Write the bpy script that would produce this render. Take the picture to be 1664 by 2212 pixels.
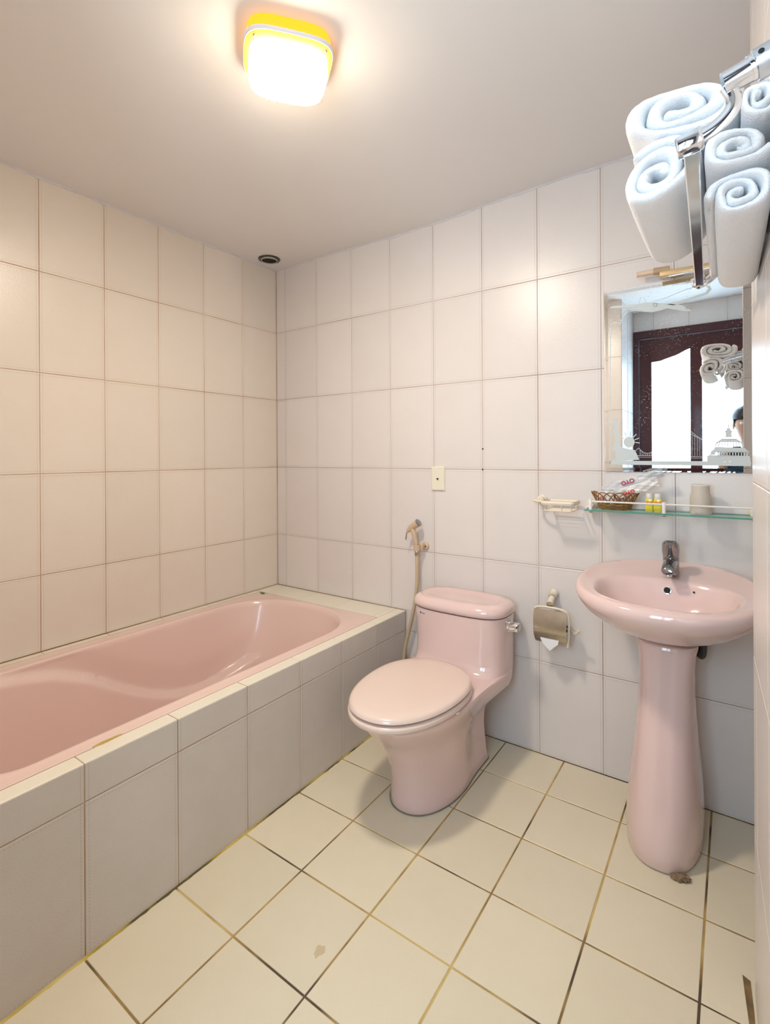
import bpy, bmesh, math, random
from mathutils import Matrix, Vector
S = bpy.context.scene
for o in list(bpy.data.objects): bpy.data.objects.remove(o)
COL = S.collection
random.seed(7)
PI = math.pi

# ------------------------------------------------------------------ camera, world, lights, exposure
F, PX, PY = 1082.45, 832.0, 984.39
yaw, roll = -0.6085, -0.0056
CAM = Vector((2.2464, -2.0936, 1.2521))
fw = Vector((math.sin(yaw), math.cos(yaw), 0)); rt = Vector((math.cos(yaw), -math.sin(yaw), 0)); up = Vector((0, 0, 1))
r2 = rt*math.cos(roll)+up*math.sin(roll); u2 = up*math.cos(roll)-rt*math.sin(roll)
cd = bpy.data.cameras.new('camera'); cam = bpy.data.objects.new('camera', cd); COL.objects.link(cam)
cam.matrix_world = Matrix(((r2.x, u2.x, -fw.x, CAM.x), (r2.y, u2.y, -fw.y, CAM.y), (r2.z, u2.z, -fw.z, CAM.z), (0, 0, 0, 1)))
cd.sensor_fit = 'VERTICAL'; cd.sensor_height = 24.0; cd.lens = F*24.0/2212
cd.shift_x = 0.0; cd.shift_y = -(1106-PY)/2212.0
cd.clip_start = 0.01; cd.clip_end = 100
S.camera = cam
w = bpy.data.worlds.new('world'); S.world = w; w.use_nodes = True
w.node_tree.nodes['Background'].inputs[0].default_value = (0.75, 0.85, 1.0, 1)
w.node_tree.nodes['Background'].inputs[1].default_value = 1.0
S.view_settings.view_transform = 'Standard'; S.view_settings.look = 'None'
S.view_settings.gamma = 1.0; S.view_settings.use_curve_mapping = False
S.view_settings.exposure = 0.07
LAMP_E, DOOR_E = 193.0, 11.5

# ------------------------------------------------------------------ helpers
def new_obj(name, me, mat=None, parent=None, mw=None):
    o = bpy.data.objects.new(name, me); COL.objects.link(o)
    if mat is not None and me is not None:
        for m in (mat if isinstance(mat, (list, tuple)) else [mat]): me.materials.append(m)
    if parent is not None: o.parent = parent
    if mw is not None: o.matrix_local = mw
    return o
def tag(o, label, cat, group=None):
    o['label'] = label; o['category'] = cat
    if group: o['group'] = group
    return o
def thing(name, label, cat, loc=(0, 0, 0), group=None):
    o = bpy.data.objects.new(name, None); COL.objects.link(o); o.location = loc; o.empty_display_size = .05
    return tag(o, label, cat, group)
def bm_obj(name, bm, mat, parent=None, smooth=None, loc=(0, 0, 0)):
    """bmesh (world coordinates) -> one object with its origin at loc"""
    bmesh.ops.recalc_face_normals(bm, faces=bm.faces)
    me = bpy.data.meshes.new(name)
    off = Vector(loc)
    bmesh.ops.translate(bm, verts=bm.verts, vec=-off)
    bm.to_mesh(me); bm.free()
    if smooth is not None:
        for p in me.polygons: p.use_smooth = True
        if smooth < 180: me.set_sharp_from_angle(angle=math.radians(smooth))
    o = new_obj(name, me, mat, parent)
    if parent is not None: o.location = off-Vector(parent.location)
    else: o.location = off
    return o
def add_box(bm, x0, x1, y0, y1, z0, z1, M=None, bev=0):
    b2 = bmesh.new(); bmesh.ops.create_cube(b2, size=1)
    for v in b2.verts:
        v.co = Vector((x0+(v.co.x+.5)*(x1-x0), y0+(v.co.y+.5)*(y1-y0), z0+(v.co.z+.5)*(z1-z0)))
    if bev: bmesh.ops.bevel(b2, geom=b2.edges[:], offset=bev, segments=2, affect='EDGES', profile=.5)
    if M is not None: bmesh.ops.transform(b2, matrix=M, verts=b2.verts)
    join(bm, b2)
def join(bm, b2):
    mp = {v: bm.verts.new(v.co) for v in b2.verts}
    for f in b2.faces:
        try:
            nf = bm.faces.new([mp[v] for v in f.verts]); nf.material_index = f.material_index
        except ValueError: pass
    b2.free()
def box(name, x0, x1, y0, y1, z0, z1, mat, parent=None, bev=0, smooth=None):
    bm = bmesh.new(); add_box(bm, x0, x1, y0, y1, z0, z1, bev=bev)
    return bm_obj(name, bm, mat, parent, smooth, ((x0+x1)/2, (y0+y1)/2, z0))
def add_loft(bm, rings, cap0=True, cap1=True, closed=True):
    vs = [[bm.verts.new(p) for p in r] for r in rings]; n = len(rings[0])
    for a, b in zip(vs, vs[1:]):
        for i in range(n if closed else n-1):
            j = (i+1) % n
            bm.faces.new((a[i], a[j], b[j], b[i]))
    if cap0: bm.faces.new(vs[0][::-1])
    if cap1: bm.faces.new(vs[-1])
    return vs
def add_tube(bm, pts, r, n=10, cap=True, flat=None):
    pts = [Vector(p) for p in pts]; rings = []; prev = None
    for i, p in enumerate(pts):
        t = (pts[min(i+1, len(pts)-1)]-pts[max(i-1, 0)]).normalized()
        if prev is None:
            a = Vector((0, 0, 1)) if abs(t.z) < .9 else Vector((0, 1, 0))
            nrm = (a-t*a.dot(t)).normalized()
        else: nrm = (prev-t*prev.dot(t)).normalized()
        prev = nrm; bn = t.cross(nrm)
        rr = r[i] if isinstance(r, (list, tuple)) else r
        ra, rb = (rr, rr) if flat is None else flat
        rings.append([p+nrm*math.cos(k*2*PI/n)*ra+bn*math.sin(k*2*PI/n)*rb for k in range(n)])
    add_loft(bm, rings, cap, cap)
def add_lathe(bm, prof, c, axis=(0, 0, 1), n=32, cap=True):
    ax = Vector(axis).normalized(); a = Vector((1, 0, 0)) if abs(ax.x) < .9 else Vector((0, 1, 0))
    e1 = (a-ax*a.dot(ax)).normalized(); e2 = ax.cross(e1); c = Vector(c)
    rings = [[c+ax*h+(e1*math.cos(k*2*PI/n)+e2*math.sin(k*2*PI/n))*max(r, 1e-5) for k in range(n)] for r, h in prof]
    add_loft(bm, rings, cap, cap)
def spline(pts, n=8):
    P = [Vector(p) for p in pts]; P = [P[0]*2-P[1]]+P+[P[-1]*2-P[-2]]; out = []
    for i in range(1, len(P)-2):
        for k in range(n):
            t = k/n; a, b, c, d = P[i-1:i+3]
            out.append(.5*((2*b)+(c-a)*t+(2*a-5*b+4*c-d)*t*t+(3*b-a-3*c+d)*t**3))
    out.append(P[-2]); return out
def sq_ring(cx, cy, a, b, z, e=2.5, n=64, rot=0, b2=None):
    """super-ellipse ring; b = half size to +y, b2 = half size to -y"""
    out = []; b2 = b if b2 is None else b2
    for k in range(n):
        t = 2*PI*k/n; c, s = math.cos(t), math.sin(t)
        x = a*abs(c)**(2/e)*(1 if c >= 0 else -1); y = (b if s >= 0 else b2)*abs(s)**(2/e)*(1 if s >= 0 else -1)
        out.append(Vector((cx+x*math.cos(rot)-y*math.sin(rot), cy+x*math.sin(rot)+y*math.cos(rot), z)))
    return out
def lerp(x, T):
    if x <= T[0][0]: return T[0][1]
    for (a, b), (c, d) in zip(T, T[1:]):
        if x <= c:
            t = (x-a)/(c-a); t = t*t*(3-2*t); return b+(d-b)*t
    return T[-1][1]
def sstep(a, b, x):
    t = min(1, max(0, (x-a)/(b-a))); return t*t*(3-2*t)

# ------------------------------------------------------------------ materials
def mat_new(name):
    m = bpy.data.materials.new(name); m.use_nodes = True
    return m, m.node_tree.nodes, m.node_tree.links, m.node_tree.nodes['Principled BSDF']
def simple(name, col, rough=.4, metal=0, coat=0, trans=0, ior=1.45, alpha=1, spec=.5, sheen=0, bump=0, bscale=200, emis=None, es=0, var=0, vscale=5):
    m, N, L, b = mat_new(name)
    b.inputs['Base Color'].default_value = (*col, 1); b.inputs['Roughness'].default_value = rough
    b.inputs['Metallic'].default_value = metal; b.inputs['Coat Weight'].default_value = coat
    b.inputs['Coat Roughness'].default_value = .05
    b.inputs['Transmission Weight'].default_value = trans; b.inputs['IOR'].default_value = ior
    b.inputs['Alpha'].default_value = alpha; b.inputs['Specular IOR Level'].default_value = spec
    b.inputs['Sheen Weight'].default_value = sheen
    if emis: b.inputs['Emission Color'].default_value = (*emis, 1); b.inputs['Emission Strength'].default_value = es
    if bump or var:
        tc = N.new('ShaderNodeTexCoord')
    if bump:
        n = N.new('ShaderNodeTexNoise'); n.inputs['Scale'].default_value = bscale; n.inputs['Detail'].default_value = 3
        bp = N.new('ShaderNodeBump'); bp.inputs['Strength'].default_value = bump; bp.inputs['Distance'].default_value = .002
        L.new(tc.outputs['Object'], n.inputs['Vector']); L.new(n.outputs['Fac'], bp.inputs['Height']); L.new(bp.outputs[0], b.inputs['Normal'])
    if var:
        n = N.new('ShaderNodeTexNoise'); n.inputs['Scale'].default_value = vscale; n.inputs['Detail'].default_value = 5
        mx = N.new('ShaderNodeMix'); mx.data_type = 'RGBA'
        mx.inputs[6].default_value = (*col, 1); mx.inputs[7].default_value = tuple(c*(1-var) for c in col)+(1,)
        L.new(tc.outputs['Object'], n.inputs['Vector']); L.new(n.outputs['Fac'], mx.inputs[0]); L.new(mx.outputs[2], b.inputs['Base Color'])
    return m
def math_node(N, L, op, a, b=None, c=None):
    n = N.new('ShaderNodeMath'); n.operation = op
    for i, v in enumerate((a, b, c)):
        if v is None: continue
        if isinstance(v, (int, float)): n.inputs[i].default_value = v
        else: L.new(v, n.inputs[i])
    return n.outputs[0]
def tile_mat(name, c1, c2, rough, w, h, dash=True, tv=.05, stain=None):
    m, N, L, b = mat_new(name)
    tc = N.new('ShaderNodeTexCoord'); oi = N.new('ShaderNodeObjectInfo')
    addv = N.new('ShaderNodeVectorMath'); addv.operation = 'MULTIPLY_ADD'
    L.new(oi.outputs['Random'], addv.inputs[0]); addv.inputs[1].default_value = (31, 17, 7); L.new(tc.outputs['Object'], addv.inputs[2])
    n1 = N.new('ShaderNodeTexNoise'); n1.inputs['Scale'].default_value = 6; n1.inputs['Detail'].default_value = 6; n1.inputs['Roughness'].default_value = .65
    L.new(addv.outputs[0], n1.inputs['Vector'])
    mx = N.new('ShaderNodeMix'); mx.data_type = 'RGBA'; mx.inputs[6].default_value = (*c1, 1); mx.inputs[7].default_value = (*c2, 1)
    L.new(n1.outputs['Fac'], mx.inputs[0])
    hs = N.new('ShaderNodeHueSaturation'); L.new(mx.outputs[2], hs.inputs['Color'])
    L.new(math_node(N, L, 'MULTIPLY_ADD', oi.outputs['Random'], tv, 1-tv/2), hs.inputs['Value'])
    L.new(hs.outputs[0], b.inputs['Base Color'])
    b.inputs['Roughness'].default_value = rough
    n2 = N.new('ShaderNodeTexNoise'); n2.inputs['Scale'].default_value = 260; n2.inputs['Detail'].default_value = 2
    L.new(addv.outputs[0], n2.inputs['Vector'])
    h0 = math_node(N, L, 'MULTIPLY', n2.outputs['Fac'], .22)
    if dash:
        sx = N.new('ShaderNodeSeparateXYZ'); L.new(tc.outputs['Generated'], sx.inputs[0])
        def edge(o, size):
            d = math_node(N, L, 'SUBTRACT', o, .5); d = math_node(N, L, 'ABSOLUTE', d); d = math_node(N, L, 'SUBTRACT', .5, d)
            return math_node(N, L, 'MULTIPLY', d, size)
        ex, ey = edge(sx.outputs[0], w), edge(sx.outputs[1], h)
        def line(d, along, size):
            a = math_node(N, L, 'COMPARE', d, .0085, .0011)
            s = math_node(N, L, 'SINE', math_node(N, L, 'MULTIPLY', along, size*2*PI/.009))
            return math_node(N, L, 'MULTIPLY', a, math_node(N, L, 'GREATER_THAN', s, -.2))
        d = math_node(N, L, 'MAXIMUM', line(ex, sx.outputs[1], h), line(ey, sx.outputs[0], w))
        h0 = math_node(N, L, 'SUBTRACT', h0, d)
        dk = N.new('ShaderNodeMix'); dk.data_type = 'RGBA'; dk.blend_type = 'MULTIPLY'; dk.inputs[7].default_value = (.72, .69, .66, 1)
        L.new(math_node(N, L, 'MULTIPLY', d, .55), dk.inputs[0]); L.new(hs.outputs[0], dk.inputs[6]); L.new(dk.outputs[2], b.inputs['Base Color'])
    bp = N.new('ShaderNodeBump'); bp.inputs['Strength'].default_value = .8; bp.inputs['Distance'].default_value = .002
    L.new(h0, bp.inputs['Height']); L.new(bp.outputs[0], b.inputs['Normal'])
    return m
def grout_mat(name, c1, c2, c3, scale):
    m, N, L, b = mat_new(name); tc = N.new('ShaderNodeTexCoord')
    n = N.new('ShaderNodeTexNoise'); n.inputs['Scale'].default_value = scale; n.inputs['Detail'].default_value = 4
    L.new(tc.outputs['Object'], n.inputs['Vector'])
    cr = N.new('ShaderNodeValToRGB'); cr.color_ramp.elements[0].position = .38; cr.color_ramp.elements[0].color = (*c1, 1)
    cr.color_ramp.elements[1].position = .62; cr.color_ramp.elements[1].color = (*c3, 1)
    e = cr.color_ramp.elements.new(.5); e.color = (*c2, 1)
    L.new(n.outputs['Fac'], cr.inputs[0]); L.new(cr.outputs[0], b.inputs['Base Color']); b.inputs['Roughness'].default_value = .8
    return m
M = {}
M['walltile'] = tile_mat('wall_tile_glaze', (.77, .72, .69), (.72, .665, .635), .30, .25, .40)
M['walltile_left'] = tile_mat('wall_tile_glaze_warm_light', (.79, .72, .64), (.74, .66, .57), .30, .25, .40)  # same tile as the other walls, warm light on the left wall painted into its colour
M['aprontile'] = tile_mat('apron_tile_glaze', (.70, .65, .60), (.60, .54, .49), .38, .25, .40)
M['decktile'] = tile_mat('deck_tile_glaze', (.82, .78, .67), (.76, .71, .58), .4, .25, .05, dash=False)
M['floortile'] = tile_mat('floor_tile_glaze', (.77, .70, .54), (.70, .62, .46), .34, .25, .25, dash=False, tv=.07)
M['wallgrout'] = grout_mat('wall_grout', (.42, .25, .18), (.55, .38, .30), (.62, .48, .40), 3)
M['leftgrout'] = grout_mat('left_wall_grout', (.45, .22, .09), (.58, .36, .20), (.66, .48, .33), 3)
M['floorgrout'] = grout_mat('floor_grout', (.09, .06, .035), (.36, .23, .08), (.60, .44, .16), 4.5)
M['ceiling'] = simple('ceiling_paint', (.84, .81, .79), .75, var=.05, vscale=1.5, bump=.08, bscale=40)
M['plaster'] = simple('paint_bead', (.74, .72, .74), .7, var=.25, vscale=30)
def ceramic(name, col, var=.03):
    return simple(name, col, .12, coat=.6, spec=.5, var=var, vscale=4)
M['pink'] = ceramic('pink_ceramic', (.79, .59, .555))
M['seat'] = simple('pink_plastic', (.80, .64, .56), .22, var=.03, coat=.3)
M['tub'] = simple('pink_enamel', (.80, .60, .54), .2, coat=.3, var=.03)
M['chrome'] = simple('chrome', (.80, .82, .85), .08, metal=1)
M['satin'] = simple('satin_chrome', (.62, .67, .72), .32, metal=1)
M['brushed'] = simple('worn_chrome', (.66, .60, .50), .22, metal=1, var=.35, vscale=30)
M['darkchrome'] = simple('tap_chrome', (.42, .42, .44), .12, metal=1, var=.4, vscale=60)
M['cream'] = simple('cream_plastic', (.78, .70, .56), .35)
M['ivory'] = simple('ivory_plastic', (.80, .76, .62), .35)
M['white'] = simple('white_plastic', (.82, .79, .76), .35)
M['beige'] = simple('beige_plastic', (.60, .44, .30), .38)
M['hose'] = simple('beige_hose', (.58, .45, .30), .4)
M['black'] = simple('black_hole', (.008, .008, .008), .7)
M['darkgrey'] = simple('dark_rubber', (.05, .055, .055), .5)
M['terry'] = simple('white_terry', (.93, .93, .94), .95, sheen=.3, bump=.9, bscale=420)
M['redwood'] = simple('dark_red_wood', (.06, .005, .008), .35, coat=.15, var=.3, vscale=20)
M['silicone'] = simple('yellow_sealant', (.50, .36, .10), .5)
M['gold'] = simple('tan_metal', (.62, .44, .24), .35, metal=.3)
M['red'] = simple('red_print', (.75, .02, .03), .4)
M['crimson'] = simple('crimson_print', (.45, .01, .05), .4)
M['blue'] = simple('blue_print', (.03, .12, .35), .4)
M['green'] = simple('green_scrap', (.06, .22, .05), .6)
M['rust'] = simple('crumbling_mortar', (.35, .24, .14), .95, bump=1, bscale=90, var=.5, vscale=90)
M['yellow'] = simple('yellow_gel', (.74, .66, .07), .2, coat=.4)
M['paper'] = simple('toilet_paper', (.85, .85, .86), .9)
def lamp_mat(name, col, s, base=(.8, .7, .5)):
    m, N, L, b = mat_new(name); b.inputs['Base Color'].default_value = (*base, 1)
    b.inputs['Emission Color'].default_value = (*col, 1); b.inputs['Emission Strength'].default_value = s
    return m
M['lampglow'] = lamp_mat('lamp_diffuser', (1, .88, .74), LAMP_E)
M['lampside'] = lamp_mat('lamp_diffuser_side', (1, .86, .64), 17.0)
M['lampring'] = lamp_mat('lamp_rim', (1, .60, .07), .95, (.35, .25, .08))
M['lamppan'] = lamp_mat('lamp_pan', (1, .40, .0), 1.35, (.5, .22, .02))
M['doorglass'] = lamp_mat('lit_frosted_glass', (.62, .85, 1.05), DOOR_E)
def glass(name, col, rough=0, a=.35):
    m, N, L, b = mat_new(name)
    out = N['Material Output']; tr = N.new('ShaderNodeBsdfTransparent'); tr.inputs[0].default_value = (*col, 1)
    mx = N.new('ShaderNodeMixShader'); b.inputs['Base Color'].default_value = (*col, 1); b.inputs['Roughness'].default_value = rough
    mx.inputs[0].default_value = a; L.new(tr.outputs[0], mx.inputs[1]); L.new(b.outputs[0], mx.inputs[2]); L.new(mx.outputs[0], out.inputs[0])
    return m
M['shelfglass'] = glass('shelf_glass', (.86, .95, .92), .03, .18)
M['shelfedge'] = simple('shelf_glass_edge', (.10, .32, .25), .15, coat=.5)
M['clear'] = glass('clear_film', (.90, .91, .93), .12, .45)
M['milky'] = glass('milky_film', (.88, .87, .84), .25, .8)
M['frost'] = glass('frosted_plastic', (.74, .68, .60), .45, .72)
M['etch'] = glass('etched_frost', (.66, .72, .73), .6, .93)
# mirror: silvering with dust specks
m, N, L, b = mat_new('mirror_silver'); M['mirror'] = m
b.inputs['Metallic'].default_value = 1; b.inputs['Roughness'].default_value = .01; b.inputs['Base Color'].default_value = (.86, .89, .90, 1)
d = N.new('ShaderNodeBsdfDiffuse'); d.inputs[0].default_value = (.75, .78, .82, 1)
tc = N.new('ShaderNodeTexCoord'); vo = N.new('ShaderNodeTexVoronoi'); vo.inputs['Scale'].default_value = 210
L.new(tc.outputs['Object'], vo.inputs['Vector'])
nz = N.new('ShaderNodeTexNoise'); nz.inputs['Scale'].default_value = 7; L.new(tc.outputs['Object'], nz.inputs['Vector'])
rad = math_node(N, L, 'MULTIPLY_ADD', nz.outputs['Fac'], 1.0, -.31)
sep = N.new('ShaderNodeSeparateColor'); L.new(vo.outputs['Color'], sep.inputs[0])
rad = math_node(N, L, 'MULTIPLY', rad, sep.outputs[0])
fac = math_node(N, L, 'LESS_THAN', vo.outputs['Distance'], rad)
fac = math_node(N, L, 'MULTIPLY', fac, .5)
mx = N.new('ShaderNodeMixShader'); L.new(fac, mx.inputs[0]); L.new(b.outputs[0], mx.inputs[1]); L.new(d.outputs[0], mx.inputs[2])
L.new(mx.outputs[0], N['Material Output'].inputs[0])

# ------------------------------------------------------------------ structure
def struct(o): o['kind'] = 'structure'; return o
def ceil_z(x, y):
    z = 2.360+.012*x+.035*(-y/2)*(x/1.56)
    return z-.018*math.exp(-((x-1.0)/.40)**2)*math.exp(y/.5)
X1, Y1 = 3.1, -2.55
ZR = [0, .3875, .7875, 1.1875, 1.5875, 1.9875, 2.43]
G = .0026
TH = .0022
tile_cache = {}
def tile_mesh(w, h, mat, th=TH, bev=.0012):
    k = (round(w, 4), round(h, 4), mat.name, th)
    if k in tile_cache: return tile_cache[k]
    bm = bmesh.new(); a, b = w/2, h/2
    lo = [bm.verts.new(p) for p in ((-a, -b, -th), (a, -b, -th), (a, b, -th), (-a, b, -th))]
    mi = [bm.verts.new(p) for p in ((-a, -b, -bev*.7), (a, -b, -bev*.7), (a, b, -bev*.7), (-a, b, -bev*.7))]
    hi = [bm.verts.new(p) for p in ((-a+bev, -b+bev, 0), (a-bev, -b+bev, 0), (a-bev, b-bev, 0), (-a+bev, b-bev, 0))]
    for r, s in ((lo, mi), (mi, hi)):
        for i in range(4): bm.faces.new((r[i], r[(i+1) % 4], s[(i+1) % 4], s[i]))
    bm.faces.new(hi)
    me = bpy.data.meshes.new('tile'); bm.to_mesh(me); bm.free(); me.materials.append(mat)
    tile_cache[k] = me; return me
def put_tile(parent, org, du, dv, u0, u1, v0, v1, mat, g=G, th=TH, jit=.0003):
    du, dv = Vector(du), Vector(dv); n = du.cross(dv)
    w_, h_ = u1-u0-g, v1-v0-g
    if w_ < .006 or h_ < .006: return
    o = bpy.data.objects.new('tile', tile_mesh(w_, h_, mat, th)); COL.objects.link(o); o.parent = parent
    c = Vector(org)+du*((u0+u1)/2)+dv*((v0+v1)/2)+n*random.uniform(-jit, 0)
    o.matrix_local = Matrix(((du.x, dv.x, n.x, c.x), (du.y, dv.y, n.y, c.y), (du.z, dv.z, n.z, c.z), (0, 0, 0, 1)))-Matrix.Translation((0, 0, 0))+Matrix.Identity(4) if False else Matrix(((du.x, dv.x, n.x, c.x-parent.location.x), (du.y, dv.y, n.y, c.y-parent.location.y), (du.z, dv.z, n.z, c.z-parent.location.z), (0, 0, 0, 1)))
    return o
def tile_area(parent, org, du, dv, us, vs, mat, g=G, **k):
    for a, b in zip(us, us[1:]):
        for c, d in zip(vs, vs[1:]): put_tile(parent, org, du, dv, a, b, c, d, mat, g, **k)
# floor
floor = struct(box('floor', -.1, X1+.1, Y1-.15, .1, -.12, -.0022, M['floorgrout']))
fx = [.908, 1.167, 1.4235, 1.6715, 1.924, 2.176, 2.43, 2.68, 2.93, X1]
fy = [0, -.24, -.498, -.748, -.998, -1.2505, -1.50, -1.75, -2.0, -2.25, -2.5, Y1]
for i in range(len(fx)-1):
    for j in range(len(fy)-1):
        a, b, c, d = fx[i], fx[i+1], fy[j+1], fy[j]
        g = .0055
        if b > 2.30 and a < 2.5 and d > -.7 and False: continue
        put_tile(floor, (0, 0, 0), (1, 0, 0), (0, 1, 0), a+random.uniform(-.0005, .0005), b, c, d, M['floortile'], g, jit=.0006)
# ceiling
bm = bmesh.new(); nx, ny = 26, 22; gr = []
for lay in (0, 1):
    gr.append([[bm.verts.new((-.1+(X1+.2)*i/nx, .1+(Y1-.25)*j/ny, 2.56 if lay else ceil_z(-.1+(X1+.2)*i/nx, .1+(Y1-.25)*j/ny))) for j in range(ny+1)] for i in range(nx+1)])
for lay in (0, 1):
    g_ = gr[lay]
    for i in range(nx):
        for j in range(ny): bm.faces.new((g_[i][j], g_[i+1][j], g_[i+1][j+1], g_[i][j+1]))
for i in range(nx):
    for j in (0, ny): bm.faces.new((gr[0][i][j], gr[0][i+1][j], gr[1][i+1][j], gr[1][i][j]))
for j in range(ny):
    for i in (0, nx): bm.faces.new((gr[0][i][j], gr[0][i][j+1], gr[1][i][j+1], gr[1][i][j]))
ceiling = struct(bm_obj('ceiling', bm, M['ceiling'], smooth=30))
# walls (grout plane 2.2 mm behind the tile faces)
D = .0022
wl = struct(box('wall_left', -.12, -D, Y1-.15, .1, 0, 2.5, M['leftgrout']))
wb = struct(box('wall_back', -D, 2.62, D, .12, 0, 2.5, M['wallgrout']))
ly = [0, .25, .5, .75, 1.0, 1.25, 1.5, 1.75, 2.02]
# left wall faces +x : du = (0,1,0), dv = (0,0,1), n = (1,0,0)
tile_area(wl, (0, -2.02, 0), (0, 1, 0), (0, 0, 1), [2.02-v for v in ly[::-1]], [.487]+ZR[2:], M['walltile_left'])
bx = [0, .0717]+[.3217+.25*k for k in range(9)]+[2.5]
# back wall faces -y : du = (1,0,0), dv = (0,0,1), n = (0,-1,0)
tile_area(wb, (0, 0, 0), (1, 0, 0), (0, 0, 1), [v for v in bx if v < .9], [.487]+ZR[2:], M['walltile'])
tile_area(wb, (0, 0, 0), (1, 0, 0), (0, 0, 1), [.8217, 1.0717], ZR[2:], M['walltile'])
put_tile(wb, (0, 0, 0), (1, 0, 0), (0, 0, 1), .8217, 1.0717, .487, .7875, M['walltile'])
put_tile(wb, (0, 0, 0), (1, 0, 0), (0, 0, 1), .912, 1.0717, .3875, .487+G, M['walltile'])
put_tile(wb, (0, 0, 0), (1, 0, 0), (0, 0, 1), .912, 1.0717, 0, .3875, M['walltile'])
tile_area(wb, (0, 0, 0), (1, 0, 0), (0, 0, 1), [v for v in bx if v > 1.0], ZR, M['walltile'])
for x, z in ((1.322, 1.280), (1.321, 1.188)):
    bm = bmesh.new(); add_lathe(bm, [(.0042, -.0002), (.0036, .0012), (.0022, .0006)], (x, 0, z), (0, -1, 0), 12)
    o = bm_obj('drill_hole', bm, M['darkgrey'], wb, loc=(x, 0, z))
# right wall: the projecting wall end next to the camera, slightly out of square
def xw(y): return 2.281+.0376*(-.66-y)
RY0, RY1 = -.66, -1.75
bm = bmesh.new()
q = [(xw(RY0)+D, RY0-D), (xw(RY1)+D, RY1+D), (X1, RY1+D), (X1, RY1+.12), (2.62, RY1+.12), (2.62, RY0-D)]
add_loft(bm, [[Vector((a, b, z)) for a, b in q] for z in (0, 2.5)])
wr = struct(bm_obj('wall_right', bm, M['wallgrout'], loc=(2.4, -1.2, 0)))
dr = Vector((xw(RY0)-xw(RY1), RY0-RY1, 0)); Lr = dr.length; dr.normalize()
# right wall faces -x : du = (0,-1,0)-ish
ru = [0, .085, .33, .58, .83, Lr]
tile_area(wr, (xw(RY0), RY0, 0), tuple(-dr), (0, 0, 1), ru, ZR, M['walltile'])
tile_area(wr, (2.5, RY0, 0), (-1, 0, 0), (0, 0, 1), [0, 2.5-xw(RY0)], ZR, M['walltile'])
tile_area(wr, (xw(RY1), RY1, 0), (1, 0, 0), (0, 0, 1), [0, .25, .5, X1-xw(RY1)], ZR, M['walltile'])
wn = struct(box('wall_recess', 2.5+D, 2.62, RY0, D, 0, 2.5, M['wallgrout']))
tile_area(wn, (2.5, 0, 0), (0, -1, 0), (0, 0, 1), [0, .25, .5, .66], ZR, M['walltile'])
# front partition at the foot of the tub, and the front wall with the door
WF = -2.02; XP = 1.558
wp = struct(box('wall_partition', -D, XP-D, Y1-.15, WF-D, 0, 2.5, M['wallgrout']))
tile_area(wp, (XP, WF, 0), (-1, 0, 0), (0, 0, 1), [0, .25, .5, XP-.908], ZR, M['walltile'])
tile_area(wp, (XP, WF, 0), (-1, 0, 0), (0, 0, 1), [XP-.908, .9, 1.15, 1.4, XP], [.487]+ZR[2:], M['walltile'])
tile_area(wp, (XP, WF, 0), (0, -1, 0), (0, 0, 1), [0, .25, -Y1+WF], ZR, M['walltile'])
DX0, DX1, DZ = 1.562, 2.46, 2.266
bm = bmesh.new()
add_box(bm, XP-D, X1+.1, Y1-.15, Y1-D, DZ, 2.5); add_box(bm, DX1, X1+.1, Y1-.15, Y1-D, 0, DZ)
wfr = struct(bm_obj('wall_front', bm, M['wallgrout'], loc=(2.5, Y1, 0)))
tile_area(wfr, (X1, Y1, 0), (-1, 0, 0), (0, 0, 1), [0, .14, .39, X1-DX1], ZR[:5]+[DZ], M['walltile'])
tile_area(wfr, (X1, Y1, 0), (-1, 0, 0), (0, 0, 1), [0, .14, .39, .64, .89, 1.14, 1.39, X1-XP], [DZ+.002, 2.45], M['walltile'])
we = struct(box('wall_entry', X1+D, X1+.12, Y1, RY1+.1, 0, 2.5, M['wallgrout']))
tile_area(we, (X1, RY1, 0), (0, -1, 0), (0, 0, 1), [0, .25, .5, RY1-Y1], ZR, M['walltile'])
# uneven bead of paint where the tiles meet the ceiling
def bead(name, p0, p1, nrm, n=90):
    bm = bmesh.new(); rings = []
    p0, p1, nrm = Vector(p0), Vector(p1), Vector(nrm)
    for i in range(n+1):
        p = p0.lerp(p1, i/n); z = ceil_z(p.x, p.y)
        h = .004+.005*abs(math.sin(i*.37)+math.sin(i*.91+2))*random.uniform(.5, 1); t = .0025
        rings.append([Vector((p.x, p.y, z+.004)), Vector((p.x, p.y, z-h)), Vector((p.x, p.y, z-h))+nrm*t*.6, Vector((p.x, p.y, z-.001))+nrm*(t+.003), Vector((p.x, p.y, z+.004))+nrm*(t+.003)])
    add_loft(bm, rings)
    return struct(bm_obj(name, bm, M['plaster'], smooth=40))
bead('trim_1', (.005, 0, 0), (2.49, 0, 0), (0, -1, 0))
bead('trim_2', (0, -.002, 0), (0, WF, 0), (1, 0, 0))
bm = bmesh.new(); rg = []
for i in range(121):
    y = -2.01+2.0*i/120; wv = .0030+.0022*abs(math.sin(i*.9)+.6*math.sin(i*2.3+1))*random.uniform(.4, 1)
    rg.append([Vector((.906, y, -.002)), Vector((.9085+wv+.002, y, -.002)), Vector((.9085+wv, y, .0008)), Vector((.9085, y, .003)), Vector((.906, y, .003))])
add_loft(bm, rg); struct(bm_obj('trim_3', bm, grout_mat('yellow_foot_sealant', (.10, .08, .02), (.52, .38, .06), (.66, .52, .16), 5), smooth=50))
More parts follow.
